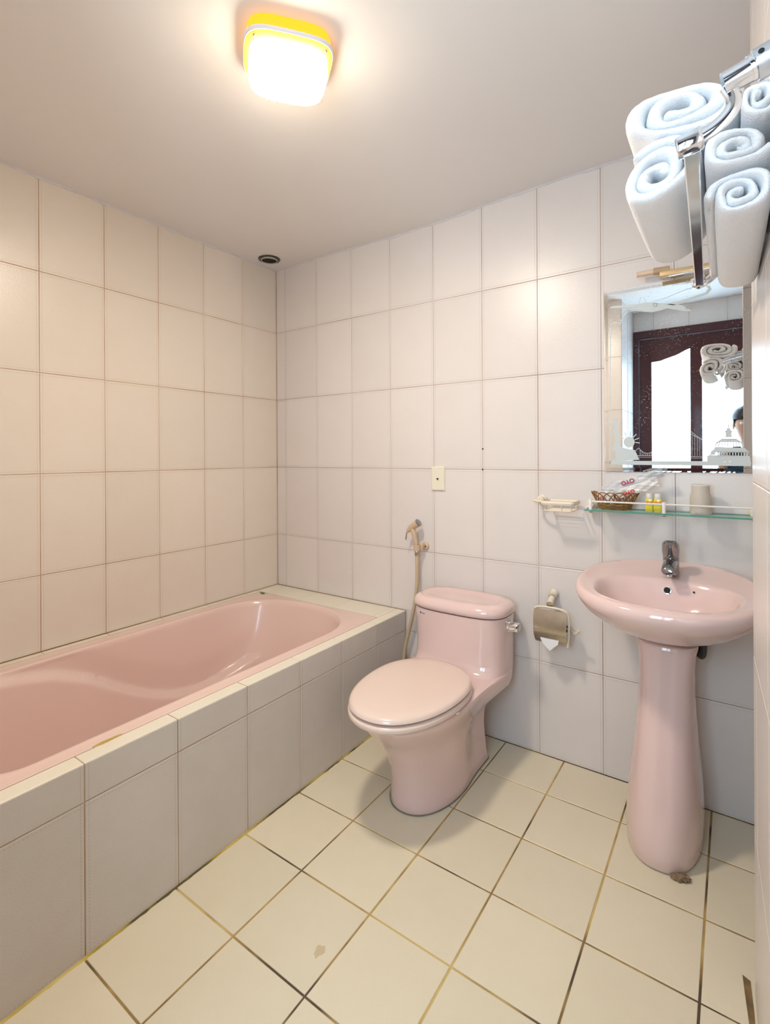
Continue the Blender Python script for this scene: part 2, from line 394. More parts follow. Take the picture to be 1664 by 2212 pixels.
bm = bmesh.new(); add_loft(bm, [[Vector((.012*math.cos(k*PI/12)*(1+.25*math.sin(k*.8))*s_+1.380, .017*math.sin(k*PI/12)*(1+.2*math.cos(k*1.3))*s_-1.153, z)) for k in range(24)] for s_, z in ((1, -.0003), (1, .0003), (.8, .0004))])
m_, N, L, b = mat_new('rust_stain'); b.inputs['Base Color'].default_value = (.70, .50, .26, 1); b.inputs['Alpha'].default_value = .18
bm_obj('floor_stain', bm, m_, floor, loc=(1.38, -1.153, 0))
bm = bmesh.new(); add_loft(bm, [[Vector((x+.004*math.sin(y*90), y, z)) for x, y in ((2.254, -.618), (2.272, -.626), (2.2785, -.70), (2.284, -.95), (2.274, -.95), (2.266, -.74), (2.262, -.66))] for z in (-.0003, .0005)])
bm_obj('open_joint', bm, M['floorgrout'], floor, loc=(2.27, -.75, 0))
# door
dg = struct(bpy.data.objects.new('door_1', None)); COL.objects.link(dg); dg.location = (2.004, Y1, 0)
bm = bmesh.new()
add_box(bm, DX0, DX0+.036, Y1-.12, Y1+.02, 0, DZ); add_box(bm, DX1-.036, DX1, Y1-.12, Y1+.02, 0, DZ); add_box(bm, DX0+.036, DX1-.036, Y1-.12, Y1+.02, 2.206, DZ)
bm_obj('door_frame', bm, M['redwood'], dg, loc=(2.0, Y1, 0))
yl0, yl1 = Y1-.05, Y1-.01
lx0, lx1 = DX0+.04, DX1-.04; ga0, ga1, gb0, gb1 = 1.693, 1.964, 2.045, 2.316
for a, b in ((lx0, ga0), (ga1, gb0), (gb1, lx1)): box('door_stile', a, b, yl0, yl1, .012, 2.20, M['redwood'], dg, bev=.003)
box('door_rail', ga0, ga1, yl0, yl1, .012, .22, M['redwood'], dg); box('door_rail', gb0, gb1, yl0, yl1, .012, .22, M['redwood'], dg)
for a, b in ((ga0, ga1), (gb0, gb1)):
    box('door_panel', a, b, yl0+.012, yl1-.012, .22, .82, M['redwood'], dg); box('door_rail', a, b, yl0, yl1, .82, .95, M['redwood'], dg)
arch = [(0, 2.008), (.10, 2.010), (.24, 2.013), (.34, 2.022), (.48, 2.034), (.62, 2.044), (.74, 2.058), (.88, 2.078), (1.0, 2.090)]
for flip in (0, 1):
    bm = bmesh.new(); a, b = (ga0, ga1) if not flip else (gb1, gb0)
    out = [(a+(b-a)*s, z) for s, z in arch]+[(b, 2.20), (a, 2.20)]
    add_loft(bm, [[Vector((x, y, z)) for x, z in out] for y in (yl0, yl1)])
    bm_obj('door_rail', bm, M['redwood'], dg, loc=((a+b)/2, Y1, 2.0))
    x0, x1 = min(a, b), max(a, b)
    box('glass_pane', x0-.004, x1+.004, Y1-.034, Y1-.028, .946, 2.12, M['doorglass'], dg)
bm = bmesh.new(); add_lathe(bm, [(.026, 0), (.026, .006), (.012, .01), (.012, .04)], (lx0+.04, yl1, 1.0), (0, 1, 0), 20); add_tube(bm, [(lx0+.04, yl1+.04, 1.0), (lx0+.10, yl1+.045, 1.0), (lx0+.15, yl1+.04, .995)], .009)
bm_obj('door_handle', bm, M['chrome'], dg, smooth=40, loc=(lx0+.04, yl1, 1.0))

# ------------------------------------------------------------------ tub surround (tiled apron and ledge)
ZD = .485; RX0, RX1, RYB, RYF = .032, .852, -.165, -1.80
sur = thing('tub_surround', 'tiled apron and narrow cream ledge boxing in the pink bathtub', 'tub surround', (.9, -1.0, 0))
bm = bmesh.new()
add_box(bm, .872, .908-D, WF+D, -D, 0, ZD-D)
add_box(bm, D, .872, RYB+.004, -D, .0, ZD-D); add_box(bm, D, .872, WF+D, RYF-.004, 0, ZD-D)
add_box(bm, RX1+.004, .872, RYF-.004, RYB+.004, .0, ZD-D); add_box(bm, D, RX0-.004, RYF-.004, RYB+.004, 0, ZD-D)
bm_obj('masonry_core', bm, M['leftgrout'], sur, loc=(.9, -1.0, 0))
ay = [0, .24, .49, .735, .985, 1.24, 1.497, 1.75, -WF]
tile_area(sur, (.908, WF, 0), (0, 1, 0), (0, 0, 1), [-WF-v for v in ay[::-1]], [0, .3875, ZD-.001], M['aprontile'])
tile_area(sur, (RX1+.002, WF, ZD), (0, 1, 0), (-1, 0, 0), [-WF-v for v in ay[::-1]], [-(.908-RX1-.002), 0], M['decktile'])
tile_area(sur, (0, 0, ZD), (1, 0, 0), (0, 1, 0), [0, .0717, .3217, .5717, .8217, RX1+.002], [RYB+.002, 0], M['decktile'])
tile_area(sur, (0, 0, ZD), (0, -1, 0), (1, 0, 0), [-RYB]+[.25*k for k in range(1, 8)]+[-RYF], [0, RX0-.002], M['decktile'])
tile_area(sur, (0, 0, ZD), (1, 0, 0), (0, 1, 0), [0, .25, .5, .75, RX1], [WF+.001, RYF-.002], M['decktile'])
bm = bmesh.new(); r0 = []
for i in range(13):
    t = i/12; y = -1.375-.075*t; wv = .0035*math.sin(PI*t)+.0015*random.random()
    r0.append([Vector((RX1+.004+wv, y, ZD-.003)), Vector((RX1+.002+wv*.5, y, ZD+.003*math.sin(PI*t)+.0006)), Vector((RX1-.003-wv, y, ZD+.001)), Vector((RX1-.003-wv, y, ZD-.004))])
add_loft(bm, r0); bm_obj('sealant_smear', bm, M['silicone'], sur, smooth=60, loc=(RX1, -1.41, ZD))

# ------------------------------------------------------------------ bathtub
def tub_open(n=200):
    """opening outline"""
    cx, a = .452, .352; yb, yf = -.168, -1.72; pts = []
    cy = (yb+yf)/2; b = (yb-yf)/2
    for k in range(n):
        t = 2*PI*k/n; c, s = math.cos(t), math.sin(t)
        e = 4.2
        x = cx+a*abs(c)**(2/3.2)*(1 if c > 0 else -1); y = cy+b*abs(s)**(2/3.2)*(1 if s > 0 else -1)
        pts.append((x, y, c, s))
    return pts
def open_ring(inx, iny, z, n=200, cx=.447, a=.356, yb=-.168, yf=-1.70):
    """stadium-like ring: straight sides, round back end"""
    out = []; R = .31; A = a-inx
    yb2, yf2 = yb-iny, yf+iny*.8
    Lb = R*(1-inx/.5)
    for k in range(n):
        t = 2*PI*k/n; c, s = math.cos(t), math.sin(t)
        # parameter on a squircle with long straight sides
        x = cx+A*abs(c)**(.62)*(1 if c >= 0 else -1)
        if s >= 0: yy = (yb2-Lb)+Lb*abs(s)**(.95)
        else: yy = (yf2+.12)-.12*abs(s)**(.8)
        # spread straight side points
        out.append((x, yy, c, s))
    return out
def tub_ring(inx, iny, zf, n=220):
    """explicit path: right side, back arc, left side, front arc (constant point count)"""
    cx, a = .449, .354; A = a-inx; yb, yf = -.182-iny*1.4, -1.72+iny
    Rb, Rf = .30*(1-inx*1.0), .16; e = 1.75
    P = []
    nb, ns, nf = 64, 60, 36
    for i in range(nb):      # back arc from right (x=+A) to left
        t = PI*i/(nb-1); c, s = math.cos(t), math.sin(t)
        P.append((cx+A*abs(c)**(2/2.3)*(1 if c >= 0 else -1), yb-Rb+Rb*abs(s)**(2/2.3)))
    for i in range(1, ns+1): P.append((cx-A, (yb-Rb)+((yf+Rf)-(yb-Rb))*i/(ns+1)))
    for i in range(nf):
        t = PI+PI*i/(nf-1); c, s = math.cos(t), math.sin(t)
        P.append((cx+A*abs(c)**(2/2.6)*(1 if c >= 0 else -1), yf+Rf-Rf*abs(s)**(2/2.6)))
    for i in range(1, ns+1): P.append((cx+A, (yf+Rf)+((yb-Rb)-(yf+Rf))*i/(ns+1)))
    return [Vector((x, y, zf)) for x, y in P]
ZC = [(-2, .472), (-1.5, .468), (-1.40, .462), (-1.25, .430), (-1.12, .366), (-.99, .277), (-.876, .213), (-.78, .178), (-.70, .16), (-.60, .155), (-.527, .162), (-.42, .20), (-.34, .24), (-.25, .30)]
def zcrease(y):
    T = ZC
    if y <= T[0][0]: return T[0][1]
    for (a, b), (c, d_) in zip(T, T[1:]):
        if y <= c: return b+(d_-b)*(y-a)/(c-a)
    return T[-1][1]
bath = thing('bathtub', 'built-in pink bathtub with a wavy armrest moulded along the wall side', 'bathtub', (.449, -1.0, .07))
bm = bmesh.new(); n = len(tub_ring(0, 0, 0)); rings = []
base = tub_ring(0, 0, 0)
def rim_proj(p):
    # outer rectangle point matching an opening point
    cx, cy = .442, -.98; hx, hy = (RX1-RX0)/2, (RYB-RYF)/2
    dx, dy = p.x-cx, p.y-(RYB+RYF)/2
    # push to the nearest border outward
    sx = hx/max(1e-6, abs(dx)); sy = hy/max(1e-6, abs(dy)); s = min(sx, sy)
    return Vector((cx+dx*s, (RYB+RYF)/2+dy*s, 0))
outer = [rim_proj(p) for p in base]
for cxn, cyn in ((RX0, RYB), (RX1, RYB), (RX0, RYF), (RX1, RYF)):
    k = min(range(n), key=lambda i: (outer[i].x-cxn)**2+(outer[i].y-cyn)**2); outer[k] = Vector((cxn, cyn, 0))
rings.append([Vector((p.x, p.y, .40)) for p in outer])
rings.append([Vector((p.x, p.y, ZD-.004)) for p in outer])
rings.append([Vector((p.x, p.y, ZD-.001)).lerp(Vector((q.x, q.y, ZD-.001)), .01) for p, q in zip(outer, base)])
rings.append([Vector((p.x, p.y, ZD-.001)).lerp(Vector((q.x, q.y, ZD-.001)), .55) for p, q in zip(outer, base)])
rings.append([Vector((p.x, p.y, ZD-.001)) for p in tub_ring(-.012, -.008, ZD)])
rings.append([Vector((p.x, p.y, ZD)) for p in tub_ring(-.006, -.004, ZD)])
for a in (20, 50, 80):
    t = math.radians(a); ins = .008*math.sin(t); rings.append([Vector((p.x, p.y, ZD-.008*(1-math.cos(t)))) for p in tub_ring(ins, ins, 0)])
DEP = .40; K = 54
for k in range(1, K+1):
    s = k/K; z = ZD-.008-(DEP-.008)*min(1, s/.86)**1.0 if s < .86 else ZD-DEP
    if s < .86:
        t = s/.86; dep = t; ix = .010+.045*t+.055*max(0, (t-.8)/.2)**2; iy = .012+.10*t+.06*max(0, (t-.8)/.2)**2
        z = ZD-.008-(DEP-.008)*(t if t < .8 else .8+.2*math.sin((t-.8)/.2*PI/2))
    else:
        u = (s-.86)/.14; ix = .11+.10*u; iy = .172+.15*u; z = ZD-DEP-.006*u
    ring = tub_ring(ix, iy, z)
    out = []
    for p in ring:
        q = p.copy(); zc = zcrease(p.y)
        side = min(1, abs(p.x-.449)/(.354-ix)); side = sstep(.6, .97, side)
        sign = -1 if p.x < .449 else 1
        if s < .86:
            st = sstep(zc+.013, zc-.013, p.z) if False else 1-sstep(zc-.016, zc+.010, p.z)
            fade = sstep(-.2, -.36, p.y) if False else 1
            q.x -= sign*(.028*(1-st)*0)  # upper wall stays
            q.x -= sign*side*.030*st*sstep(ZD-.05-(DEP), ZD-DEP+.03, p.z)
            # slight outward undercut above the shelf
            q.x += sign*side*.014*sstep(zc+.14, zc+.012, p.z)*(1-st)*min(1, (ZD-zc)/.1) if p.z > zc else 0
        out.append(q)
    rings.append(out)
vs = add_loft(bm, rings, False, True)
tubo = bm_obj('tub_shell', bm, M['tub'], bath, smooth=50, loc=(.449, -1.0, .07))
bm = bmesh.new(); add_lathe(bm, [(.001, .002), (.02, .0025), (.024, .001), (.024, -.004)], (.449, -1.45, .083), (0, 0, 1), 24)
bm_obj('tub_drain', bm, M['chrome'], bath, smooth=40, loc=(.449, -1.45, .083))
bm = bmesh.new(); r_ = [[Vector((.075+.017*math.cos(t*2*PI/14)*k*(1+.2*math.sin(3*t)), -.185+.008*math.sin(t*2*PI/14)*k, ZD+z)) for t in range(14)] for k, z in ((1, .0012), (1.0, .003), (.6, .0045))]
add_loft(bm, r_); o = bm_obj('soap_sliver', bm, M['green'], smooth=60, loc=(.075, -.185, ZD+.0012)); tag(o, 'small dark green sliver lying on the tub rim in the far corner', 'soap scrap')

# ------------------------------------------------------------------ toilet
TX = 1.287
toi = thing('toilet', 'pink one-piece toilet with its lid closed, between tub and washbasin', 'toilet', (TX, -.42, 0))
def body_ring(z, yf, W, rr, yb, n=128, nose=.22, ex=2.2, cut=.30, cw=.07):
    """plan ring: elliptic nose to yf, half width W, narrowing/widening to rr*W behind"""
    out = []; half = n//2
    L_ = yb-yf
    def hw(y):
        s = y-yf
        if s < nose: f = max(0.0, 1-abs(1-max(0, s)/nose)**ex)**(1/ex)
        else: f = 1.0
        k = sstep(cut-cw, cut+cw, s); f *= (1-k)+k*rr
        e = max(0.0, yb-y)
        ez = .03+.075*sstep(.22, .32, z)
        if e < ez: f *= max(0.0, 1-(1-e/ez)**2.4)**(1/2.4)
        return W*f
    ys = []
    for i in range(half+1):
        t = i/half; ys.append(yf+L_*(.5-.5*math.cos(PI*t)))
    right = [(hw(y), y) for y in ys]; left = [(-x, y) for x, y in right[::-1]][1:-1]
    for x, y in right+left: out.append(Vector((TX+x, y, z)))
    return out
prof = [  # z, yf, W, rear ratio, yb, nose, cut, cut half width
    (0.0, -.618, .128, .93, -.130, .24, .30, .07), (.006, -.622, .131, .93, -.128, .24, .30, .07), (.03, -.618, .127, .90, -.130, .24, .30, .07), (.10, -.622, .126, .84, -.130, .24, .30, .07),
    (.15, -.636, .129, .78, -.125, .25, .31, .07), (.19, -.655, .134, .74, -.115, .26, .33, .08), (.225, -.675, .140, .78, -.10, .27, .37, .10), (.255, -.695, .147, .92, -.075, .28, .42, .13),
    (.285, -.722, .158, 1.10, -.045, .30, .47, .15), (.310, -.748, .169, 1.17, -.022, .32, .50, .15), (.335, -.770, .179, 1.14, -.014, .33, .52, .14), (.352, -.786, .1855, 1.105, -.012, .34, .53, .13),
    (.364, -.795, .1885, 1.088, -.012, .35, .53, .13), (.371, -.792, .1865, 1.098, -.012, .35, .53, .13), (.374, -.778, .177, 1.15, -.012, .34, .53, .13)]
bm = bmesh.new()
add_loft(bm, [body_ring(z, yf, W, rr, yb, nose=no, cut=cu_, cw=cw_) for z, yf, W, rr, yb, no, cu_, cw_ in prof])
# tank with a fillet at its foot
tr = []
for z, a, yfr, e in ((.362, .2035, -.318, 3.0), (.372, .2035, -.296, 3.1), (.380, .2035, -.277, 3.2), (.394, .2035, -.262, 3.3), (.415, .2035, -.253, 3.3), (.47, .204, -.249, 3.3), (.54, .205, -.252, 3.3), (.598, .207, -.256, 3.3)):
    tr.append(sq_ring(TX, -.125, a, .113, z, e, 96, b2=-yfr-.125))
add_loft(bm, tr)
bm_obj('bowl_and_tank', bm, M['pink'], toi, smooth=55, loc=(TX, -.42, 0))
bm = bmesh.new(); lid = []
for z, ins, e in ((.6005, .010, 3.2), (.602, .002, 3.2), (.607, -.004, 3.2), (.621, -.006, 3.1), (.634, -.001, 3.1), (.643, .010, 3.0), (.648, .026, 3.0), (.6480, .036, 2.9), (.645, .046, 2.9), (.6425, .058, 2.8), (.642, .09, 2.8)):
    lid.append(sq_ring(TX, -.134, .209-ins, .123-ins, z, e, 96))
add_loft(bm, lid); bm_obj('tank_lid', bm, M['pink'], toi, smooth=60, loc=(TX, -.135, .596))
def seat_ring(ins, z, yf=-.822, yb=-.300, W=.190, n=96, cx=TX-.005, tilt=.0):
    cy = -.53; out = []
    for k in range(n):
        t = 2*PI*k/n; c, s = math.cos(t), math.sin(t)
        x = (W-ins)*abs(c)**(2/2.15)*(1 if c >= 0 else -1); b = (cy-yf-ins) if s < 0 else (yb-cy-ins)
        y = cy+b*abs(s)**(2/(2.0 if s < 0 else 2.5))*(1 if s >= 0 else -1)
        out.append(Vector((cx+x, y, z+tilt*(y-cy))))
    return out
bm = bmesh.new()
add_loft(bm, [seat_ring(i, z, -.828, W=.193) for i, z in ((.008, .3775), (.002, .379), (0, .384), (0, .391), (.002, .396), (.009, .3985), (.03, .399))])
bm_obj('seat_ring', bm, M['seat'], toi, smooth=60, loc=(TX, -.55, .39))
bm = bmesh.new()
add_loft(bm, [seat_ring(i, z) for i, z in ((.016, .4025), (.004, .404), (-.001, .409), (.001, .416), (.007, .4215), (.016, .4240), (.05, .4262), (.12, .4275))])
bm_obj('seat_lid', bm, M['seat'], toi, smooth=60, loc=(TX, -.55, .406))
for sx in (-.075, .075):
    bm = bmesh.new(); add_tube(bm, [(TX+sx-.02, -.316, .388), (TX+sx+.02, -.316, .388)], .011, 14)
    bm_obj('seat_hinge', bm, M['seat'], toi, smooth=40, loc=(TX+sx, -.3, .4))
for k, (x, y) in enumerate(((TX+.12, -.70), (TX+.182, -.56))):
    box('seat_bumper', x-.008, x+.008, y-.006, y+.006, .3745, .3785, M['milky'], toi, bev=.001)
bm = bmesh.new(); add_box(bm, TX+.200, TX+.222, -.170, -.135, .545, .585, bev=.004); add_box(bm, TX+.218, TX+.256, -.180, -.140, .551, .580, bev=.005)
bm_obj('flush_lever', bm, M['chrome'], toi, smooth=35, loc=(TX+.22, -.155, .55))
bm = bmesh.new()
add_loft(bm, [sq_ring(1.142, 0, .0065, .0045, 0, 2.2, 16), sq_ring(1.142, 0, .0065, .0045, .0032, 2.2, 16)]); add_box(bm, .012+1.140, 1.166, -.0016, .0016, 0, .0032)
bmesh.ops.transform(bm, matrix=Matrix.Translation((-.004, -.2388, .578)) @ Matrix.Translation((1.15, 0, 0)) @ Matrix.Rotation(-.335, 4, 'Z') @ Matrix.Rotation(PI/2, 4, 'X') @ Matrix.Translation((-1.15, 0, 0)), verts=bm.verts)
bm_obj('blue_emblem', bm, M['blue'], toi, loc=(1.125, -.24, .575))
bm = bmesh.new(); rr_ = body_ring(0, -.6235, .1325, .93, -.127, nose=.24); add_loft(bm, [rr_, [Vector((p.x, p.y, .004)) for p in rr_]]); 
bm_obj('floor_seal', bm, simple('grey_seal', (.30, .27, .22), .8, var=.5, vscale=30), toi, loc=(TX, -.33, 0))

# ------------------------------------------------------------------ washbasin, pedestal, tap
BX, BY = 2.062, -.255
bas = thing('washbasin', 'pink oval washbasin mounted on the back wall over a pedestal', 'washbasin', (BX, 0, .65))
def oval(a, bb, bf, z, e=2.25, n=96, cy=BY, tilt=0.0, ef=None):
    out = []
    for k in range(n):
        t = 2*PI*k/n; c, s = math.cos(t), math.sin(t); ee = e if s >= 0 else (ef or e)
        x = a*abs(c)**(2/ee)*(1 if c >= 0 else -1); y = (bb if s >= 0 else bf)*abs(s)**(2/ee)*(1 if s >= 0 else -1)
        Y = cy+y
        out.append(Vector((BX+x, min(Y, -.003), z+tilt*(Y-cy))))
    return out
bm = bmesh.new(); R = []
TL = .13
for z, k, tl in ((.664, .30, 0), (.674, .42, .0), (.690, .56, .01), (.710, .69, .03), (.736, .81, .06), (.763, .91, .09), (.788, .968, .12), (.806, .998, .13), (.816, 1.0, .13), (.826, .990, .13), (.832, .970, .13)):
    R.append(oval(.268*k, .252*(k if k > .9 else k*.9+.09), .242*k, z, 2.25, tilt=tl))
R.append(oval(.268*.93, .238, .242*.92, .832, 2.25, tilt=.115))
R.append(oval(.236, .16, .215, .824, 2.25, tilt=.08))
# inner bowl
cyi = -.285
def inner(a, bb, bf, z, tilt=0): return oval(a, bb, bf, z, 2.3, cy=cyi, tilt=tilt)
R += [inner(.213, .140, .185, .8215, .06), inner(.206, .132, .178, .8195, .06), inner(.200, .125, .171, .814, .055), inner(.193, .118, .164, .800, .03), inner(.178, .106, .150, .77, .0), inner(.150, .090, .125, .735), inner(.10, .062, .085, .708), inner(.04, .03, .035, .699)]
add_loft(bm, R); bm_obj('basin_bowl', bm, M['pink'], bas, smooth=70, loc=(BX, -.25, .65))
bm = bmesh.new(); add_lathe(bm, [(.0130, .0), (.0130, .003), (.0100, .0035), (.0090, -.001)], (BX-.002, -.1702, .794), (0, -1, .35), 20)
bm_obj('overflow_ring', bm, M['chrome'], bas, smooth=40, loc=(BX, -.17, .79))
bm = bmesh.new(); add_lathe(bm, [(.0098, 0), (.0098, .0032)], (BX-.002, -.1702, .794), (0, -1, .35), 16); bm_obj('overflow_hole', bm, M['black'], bas, loc=(BX, -.17, .79))
bm = bmesh.new(); add_lathe(bm, [(.0032, 0), (.0032, .0035)], (BX+.075, -.176, .800), (0, -1, .35), 12); bm_obj('chain_hole', bm, M['black'], bas, loc=(BX+.075, -.17, .8))
bm = bmesh.new(); add_lathe(bm, [(.022, -.002), (.022, .004), (.016, .005), (.004, .003)], (BX, cyi, .699), (0, 0, 1), 24); bm_obj('basin_waste', bm, M['chrome'], bas, smooth=40, loc=(BX, cyi, .7))
ped = thing('basin_pedestal', 'tall pink pedestal flaring towards the floor under the washbasin', 'pedestal', (2.056, -.2, 0))
bm = bmesh.new(); R = []
for z, a, yf, in ((0.003, .103, -.396), (.015, .108, -.402), (.06, .111, -.402), (.12, .110, -.392), (.2, .105, -.370), (.3, .094, -.338), (.4, .086, -.305), (.48, .081, -.282), (.55, .080, -.268), (.60, .084, -.262), (.628, .090, -.262), (.634, .088, -.258)):
    R.append(oval(a, 0, 0, z, 2.6) if False else sq_ring(2.052+.008*(z/.6), -.19, a, .13, z, 2.4, 72, b2=-yf-.19))
add_loft(bm, R); bm_obj('pedestal_column', bm, M['pink'], ped, smooth=60, loc=(2.056, -.2, 0))
bm = bmesh.new(); add_lathe(bm, [(.0045, -.004), (.0045, .0006)], (2.1395, -.3215, .085), (.62, -.78, 0), 14)
bm_obj('blue_emblem', bm, M['blue'], ped, loc=(2.14, -.34, .1))
bm = bmesh.new()
b2 = bmesh.new(); bmesh.ops.create_icosphere(b2, subdivisions=4, radius=1)
for v in b2.verts:
    q = v.co; k = 1+.22*math.sin(9*q.x+2)*math.cos(7*q.y)+.16*math.sin(17*q.x+11*q.z)+random.uniform(-.05, .05)
    v.co = Vector((2.112+q.x*.024*k, -.392+q.x*.008+q.y*.013*k, max(.0002, .006+q.z*.010*k)))
join(bm, b2)
o = bm_obj('mortar_lump', bm, M['rust'], ped, smooth=60, loc=(2.1, -.385, 0))
trap = thing('drain_pipe', 'dark grey waste pipe bending into the wall behind the pedestal', 'pipe', (2.155, -.08, .57))
bm = bmesh.new(); add_tube(bm, spline([(2.160, -.105, .66), (2.160, -.105, .60), (2.157, -.10, .575), (2.150, -.075, .562), (2.140, -.05, .565)]), .010, 14); bm_obj('pipe_bend', bm, M['darkgrey'], trap, smooth=50, loc=(2.155, -.1, .6))
bm = bmesh.new(); add_lathe(bm, [(.022, 0), (.024, .045), (.018, .052), (.017, .02)], (2.135, 0, .575), (0, -1, -.1), 22); bm_obj('wall_collar', bm, M['black'], trap, smooth=40, loc=(2.135, -.02, .575))
tap = thing('basin_tap', 'chrome mixer tap with a domed lever on the washbasin ledge', 'tap', (2.067, -.115, .845))
TXx, TYy = 2.067, -.118
bm = bmesh.new()
add_lathe(bm, [(.0265, .842), (.027, .846), (.025, .855), (.0245, .885), (.025, .905)], (TXx, TYy, 0), (0, 0, 1), 32); bm_obj('tap_body', bm, M['darkchrome'], tap, smooth=40, loc=(TXx, TYy, .845))
bm = bmesh.new()
add_loft(bm, [[Vector((TXx+x*kx, y, zc+z*kz)) for x, z in [(math.cos(t*PI/8)*.022, math.sin(t*PI/8)*.016) for t in range(16)]] for y, zc, kx, kz in ((TYy-.005, .884, 1, 1), (TYy-.05, .880, .98, 1), (TYy-.085, .872, .95, .95), (TYy-.10, .868, .9, .85), (TYy-.105, .867, .7, .6))])
bm_obj('spout', bm, M['darkchrome'], tap, smooth=50, loc=(TXx, TYy-.05, .88))
bm = bmesh.new(); add_lathe(bm, [(.0115, 0), (.0115, .012), (.009, .013), (.008, .004)], (TXx, TYy-.088, .862), (0, -.15, -1), 20); bm_obj('aerator', bm, M['chrome'], tap, smooth=40, loc=(TXx, TYy-.088, .86))
bm = bmesh.new()
lev = [sq_ring(TXx, TYy-oy, a, b_, z, 2.4, 40, b2=b_*1.25) for oy, a, b_, z in ((0, .0245, .025, .906), (.001, .0262, .027, .912), (.004, .027, .029, .925), (.008, .0265, .031, .938), (.012, .0245, .031, .948), (.014, .020, .026, .953), (.014, .015, .020, .950), (.014, .011, .015, .945))]
add_loft(bm, lev); bm_obj('tap_lever', bm, M['darkchrome'], tap, smooth=50, loc=(TXx, TYy, .91))
bm = bmesh.new(); add_lathe(bm, [(.0276, .9035), (.0292, .905), (.0276, .9065)], (TXx, TYy, 0), (0, 0, 1), 32); bm_obj('tap_collar', bm, M['chrome'], tap, smooth=40, loc=(TXx, TYy, .905))

# ------------------------------------------------------------------ mirror with etched picture
MX0, MX1, MZ0, MZ1 = 1.8335, 2.335, 1.186, 1.882
mir = thing('wall_mirror', 'frameless wall mirror frosted with an aeroplane, a statue, a bridge and a dome', 'mirror', ((MX0+MX1)/2, -.006, MZ0))
def mirror_out(ins):
    P = []
    def jit(a): return random.uniform(-a, a)
    x0, x1, z0, z1 = MX0+ins, MX1-ins, MZ0+ins, MZ1-ins
    nb = 60
    for i in range(nb): P.append((x0+(x1-x0)*i/nb, z0+(abs(jit(.0020)) if ins == 0 and i > 1 else 0)))
    for i in range(30): P.append((x1, z0+(z1-z0)*i/30))
    for i in range(30): P.append((x1-(x1-x0)*i/30, z1))
    for i in range(40):
        z = z1-(z1-z0)*i/40; c = 0
        if ins == 0 and z < MZ0+.095: c = .004*math.sin((z-MZ0)/.095*PI*2.2+2.4)+.003
        P.append((x0+c, z))
    return P
o0 = mirror_out(0); om = mirror_out(.0045); o1 = mirror_out(.0155)
bm = bmesh.new(); add_loft(bm, [[Vector((x, y, z)) for x, z in o] for y, o in ((-.001, o0), (-.0052, o0), (-.0053, om), (-.0064, o1))])
bm_obj('mirror_glass', bm, M['mirror'], mir, loc=((MX0+MX1)/2, -.001, MZ0))
YE = -.0064
def ipx(x, y):   # the photo position of an etched motif turned into a place on the mirror face
    d = fw+r2*((x-PX)/F)-u2*((y-PY)/F); t = (YE-CAM.y)/d.y; p = CAM+d*t; return (p.x, p.z)
def zc(x, y): return ipx(1280+x/4.3333, 580+y/4.3333)   # from the 4.33x study crop
def etch(name, polys, lines=(), parent=mir):
    bm = bmesh.new()
    for P in polys:
        Q = [zc(*p) for p in P]
        vs = [bm.verts.new((x, YE-.0003, z)) for x, z in Q]
        try: bm.faces.new(vs)
        except ValueError: pass
    for P, wd in lines:
        Q = [Vector((zc(*p)[0], 0, zc(*p)[1])) for p in P]; L_, R_ = [], []
        for i, p in enumerate(Q):
            t = (Q[min(i+1, len(Q)-1)]-Q[max(0, i-1)]); t.normalize(); nn = Vector((-t.z, 0, t.x))*wd/2
            L_.append(bm.verts.new((p.x+nn.x, YE-.0003, p.z+nn.z))); R_.append(bm.verts.new((p.x-nn.x, YE-.0003, p.z-nn.z)))
        for i in range(len(Q)-1): bm.faces.new((L_[i], L_[i+1], R_[i+1], R_[i]))
    ext = bmesh.ops.extrude_face_region(bm, geom=bm.faces[:]); ev = [v for v in ext['geom'] if isinstance(v, bmesh.types.BMVert)]
    bmesh.ops.translate(bm, verts=ev, vec=(0, .00025, 0))
    c = zc(*(polys[0][0] if polys else lines[0][0][0]))
    return bm_obj(name, bm, M['etch'], parent, loc=(c[0], YE, c[1]))
def arcp(cx, cy, rx, ry, a0, a1, n=12): return [(cx+rx*math.cos(math.radians(a0+(a1-a0)*i/n)), cy+ry*math.sin(math.radians(a0+(a1-a0)*i/n))) for i in range(n+1)]
etch('etched_aeroplane', [[(165, 362), (200, 352), (420, 335), (500, 318), (560, 318), (640, 325), (820, 340), (850, 350), (935, 398), (870, 400), (700, 372), (640, 392), (560, 410), (480, 405), (420, 385), (270, 388), (280, 375), (400, 372), (420, 362), (170, 372)]],
     [([(440, 325), (450, 275), (478, 265), (505, 312)], .0016), ([(835, 345), (910, 338), (905, 372), (870, 375)], .0014), (arcp(590, 340, 18, 16, 0, 360, 14), .0014)])
etch('etched_vapour_trail', [[(700, 335), (860, 290), (1060, 225), (1085, 185), (1060, 160), (1100, 160), (1118, 195), (1080, 240), (900, 300), (760, 345)]], [([(560, 315), (700, 270), (880, 195), (1060, 150)], .0022)])
etch('etched_border', [], [([(280, 388), (350, 400)], .001), ([(470, 400), (400, 392), (340, 400), (300, 430), (278, 470), (268, 512), (225, 505), (190, 515), (172, 545), (168, 700), (165, 1500), (165, 1830)], .0032)])
etch('etched_ground', [[(165, 1800), (1075, 1804), (1485, 1812), (1485, 1850), (165, 1835)], [(1075, 1752), (1100, 1745), (1475, 1755), (1485, 1812), (1075, 1804)]],
     [([(420, 1752), (1080, 1762)], .0016), ([(420, 1768), (1080, 1775)], .001)])
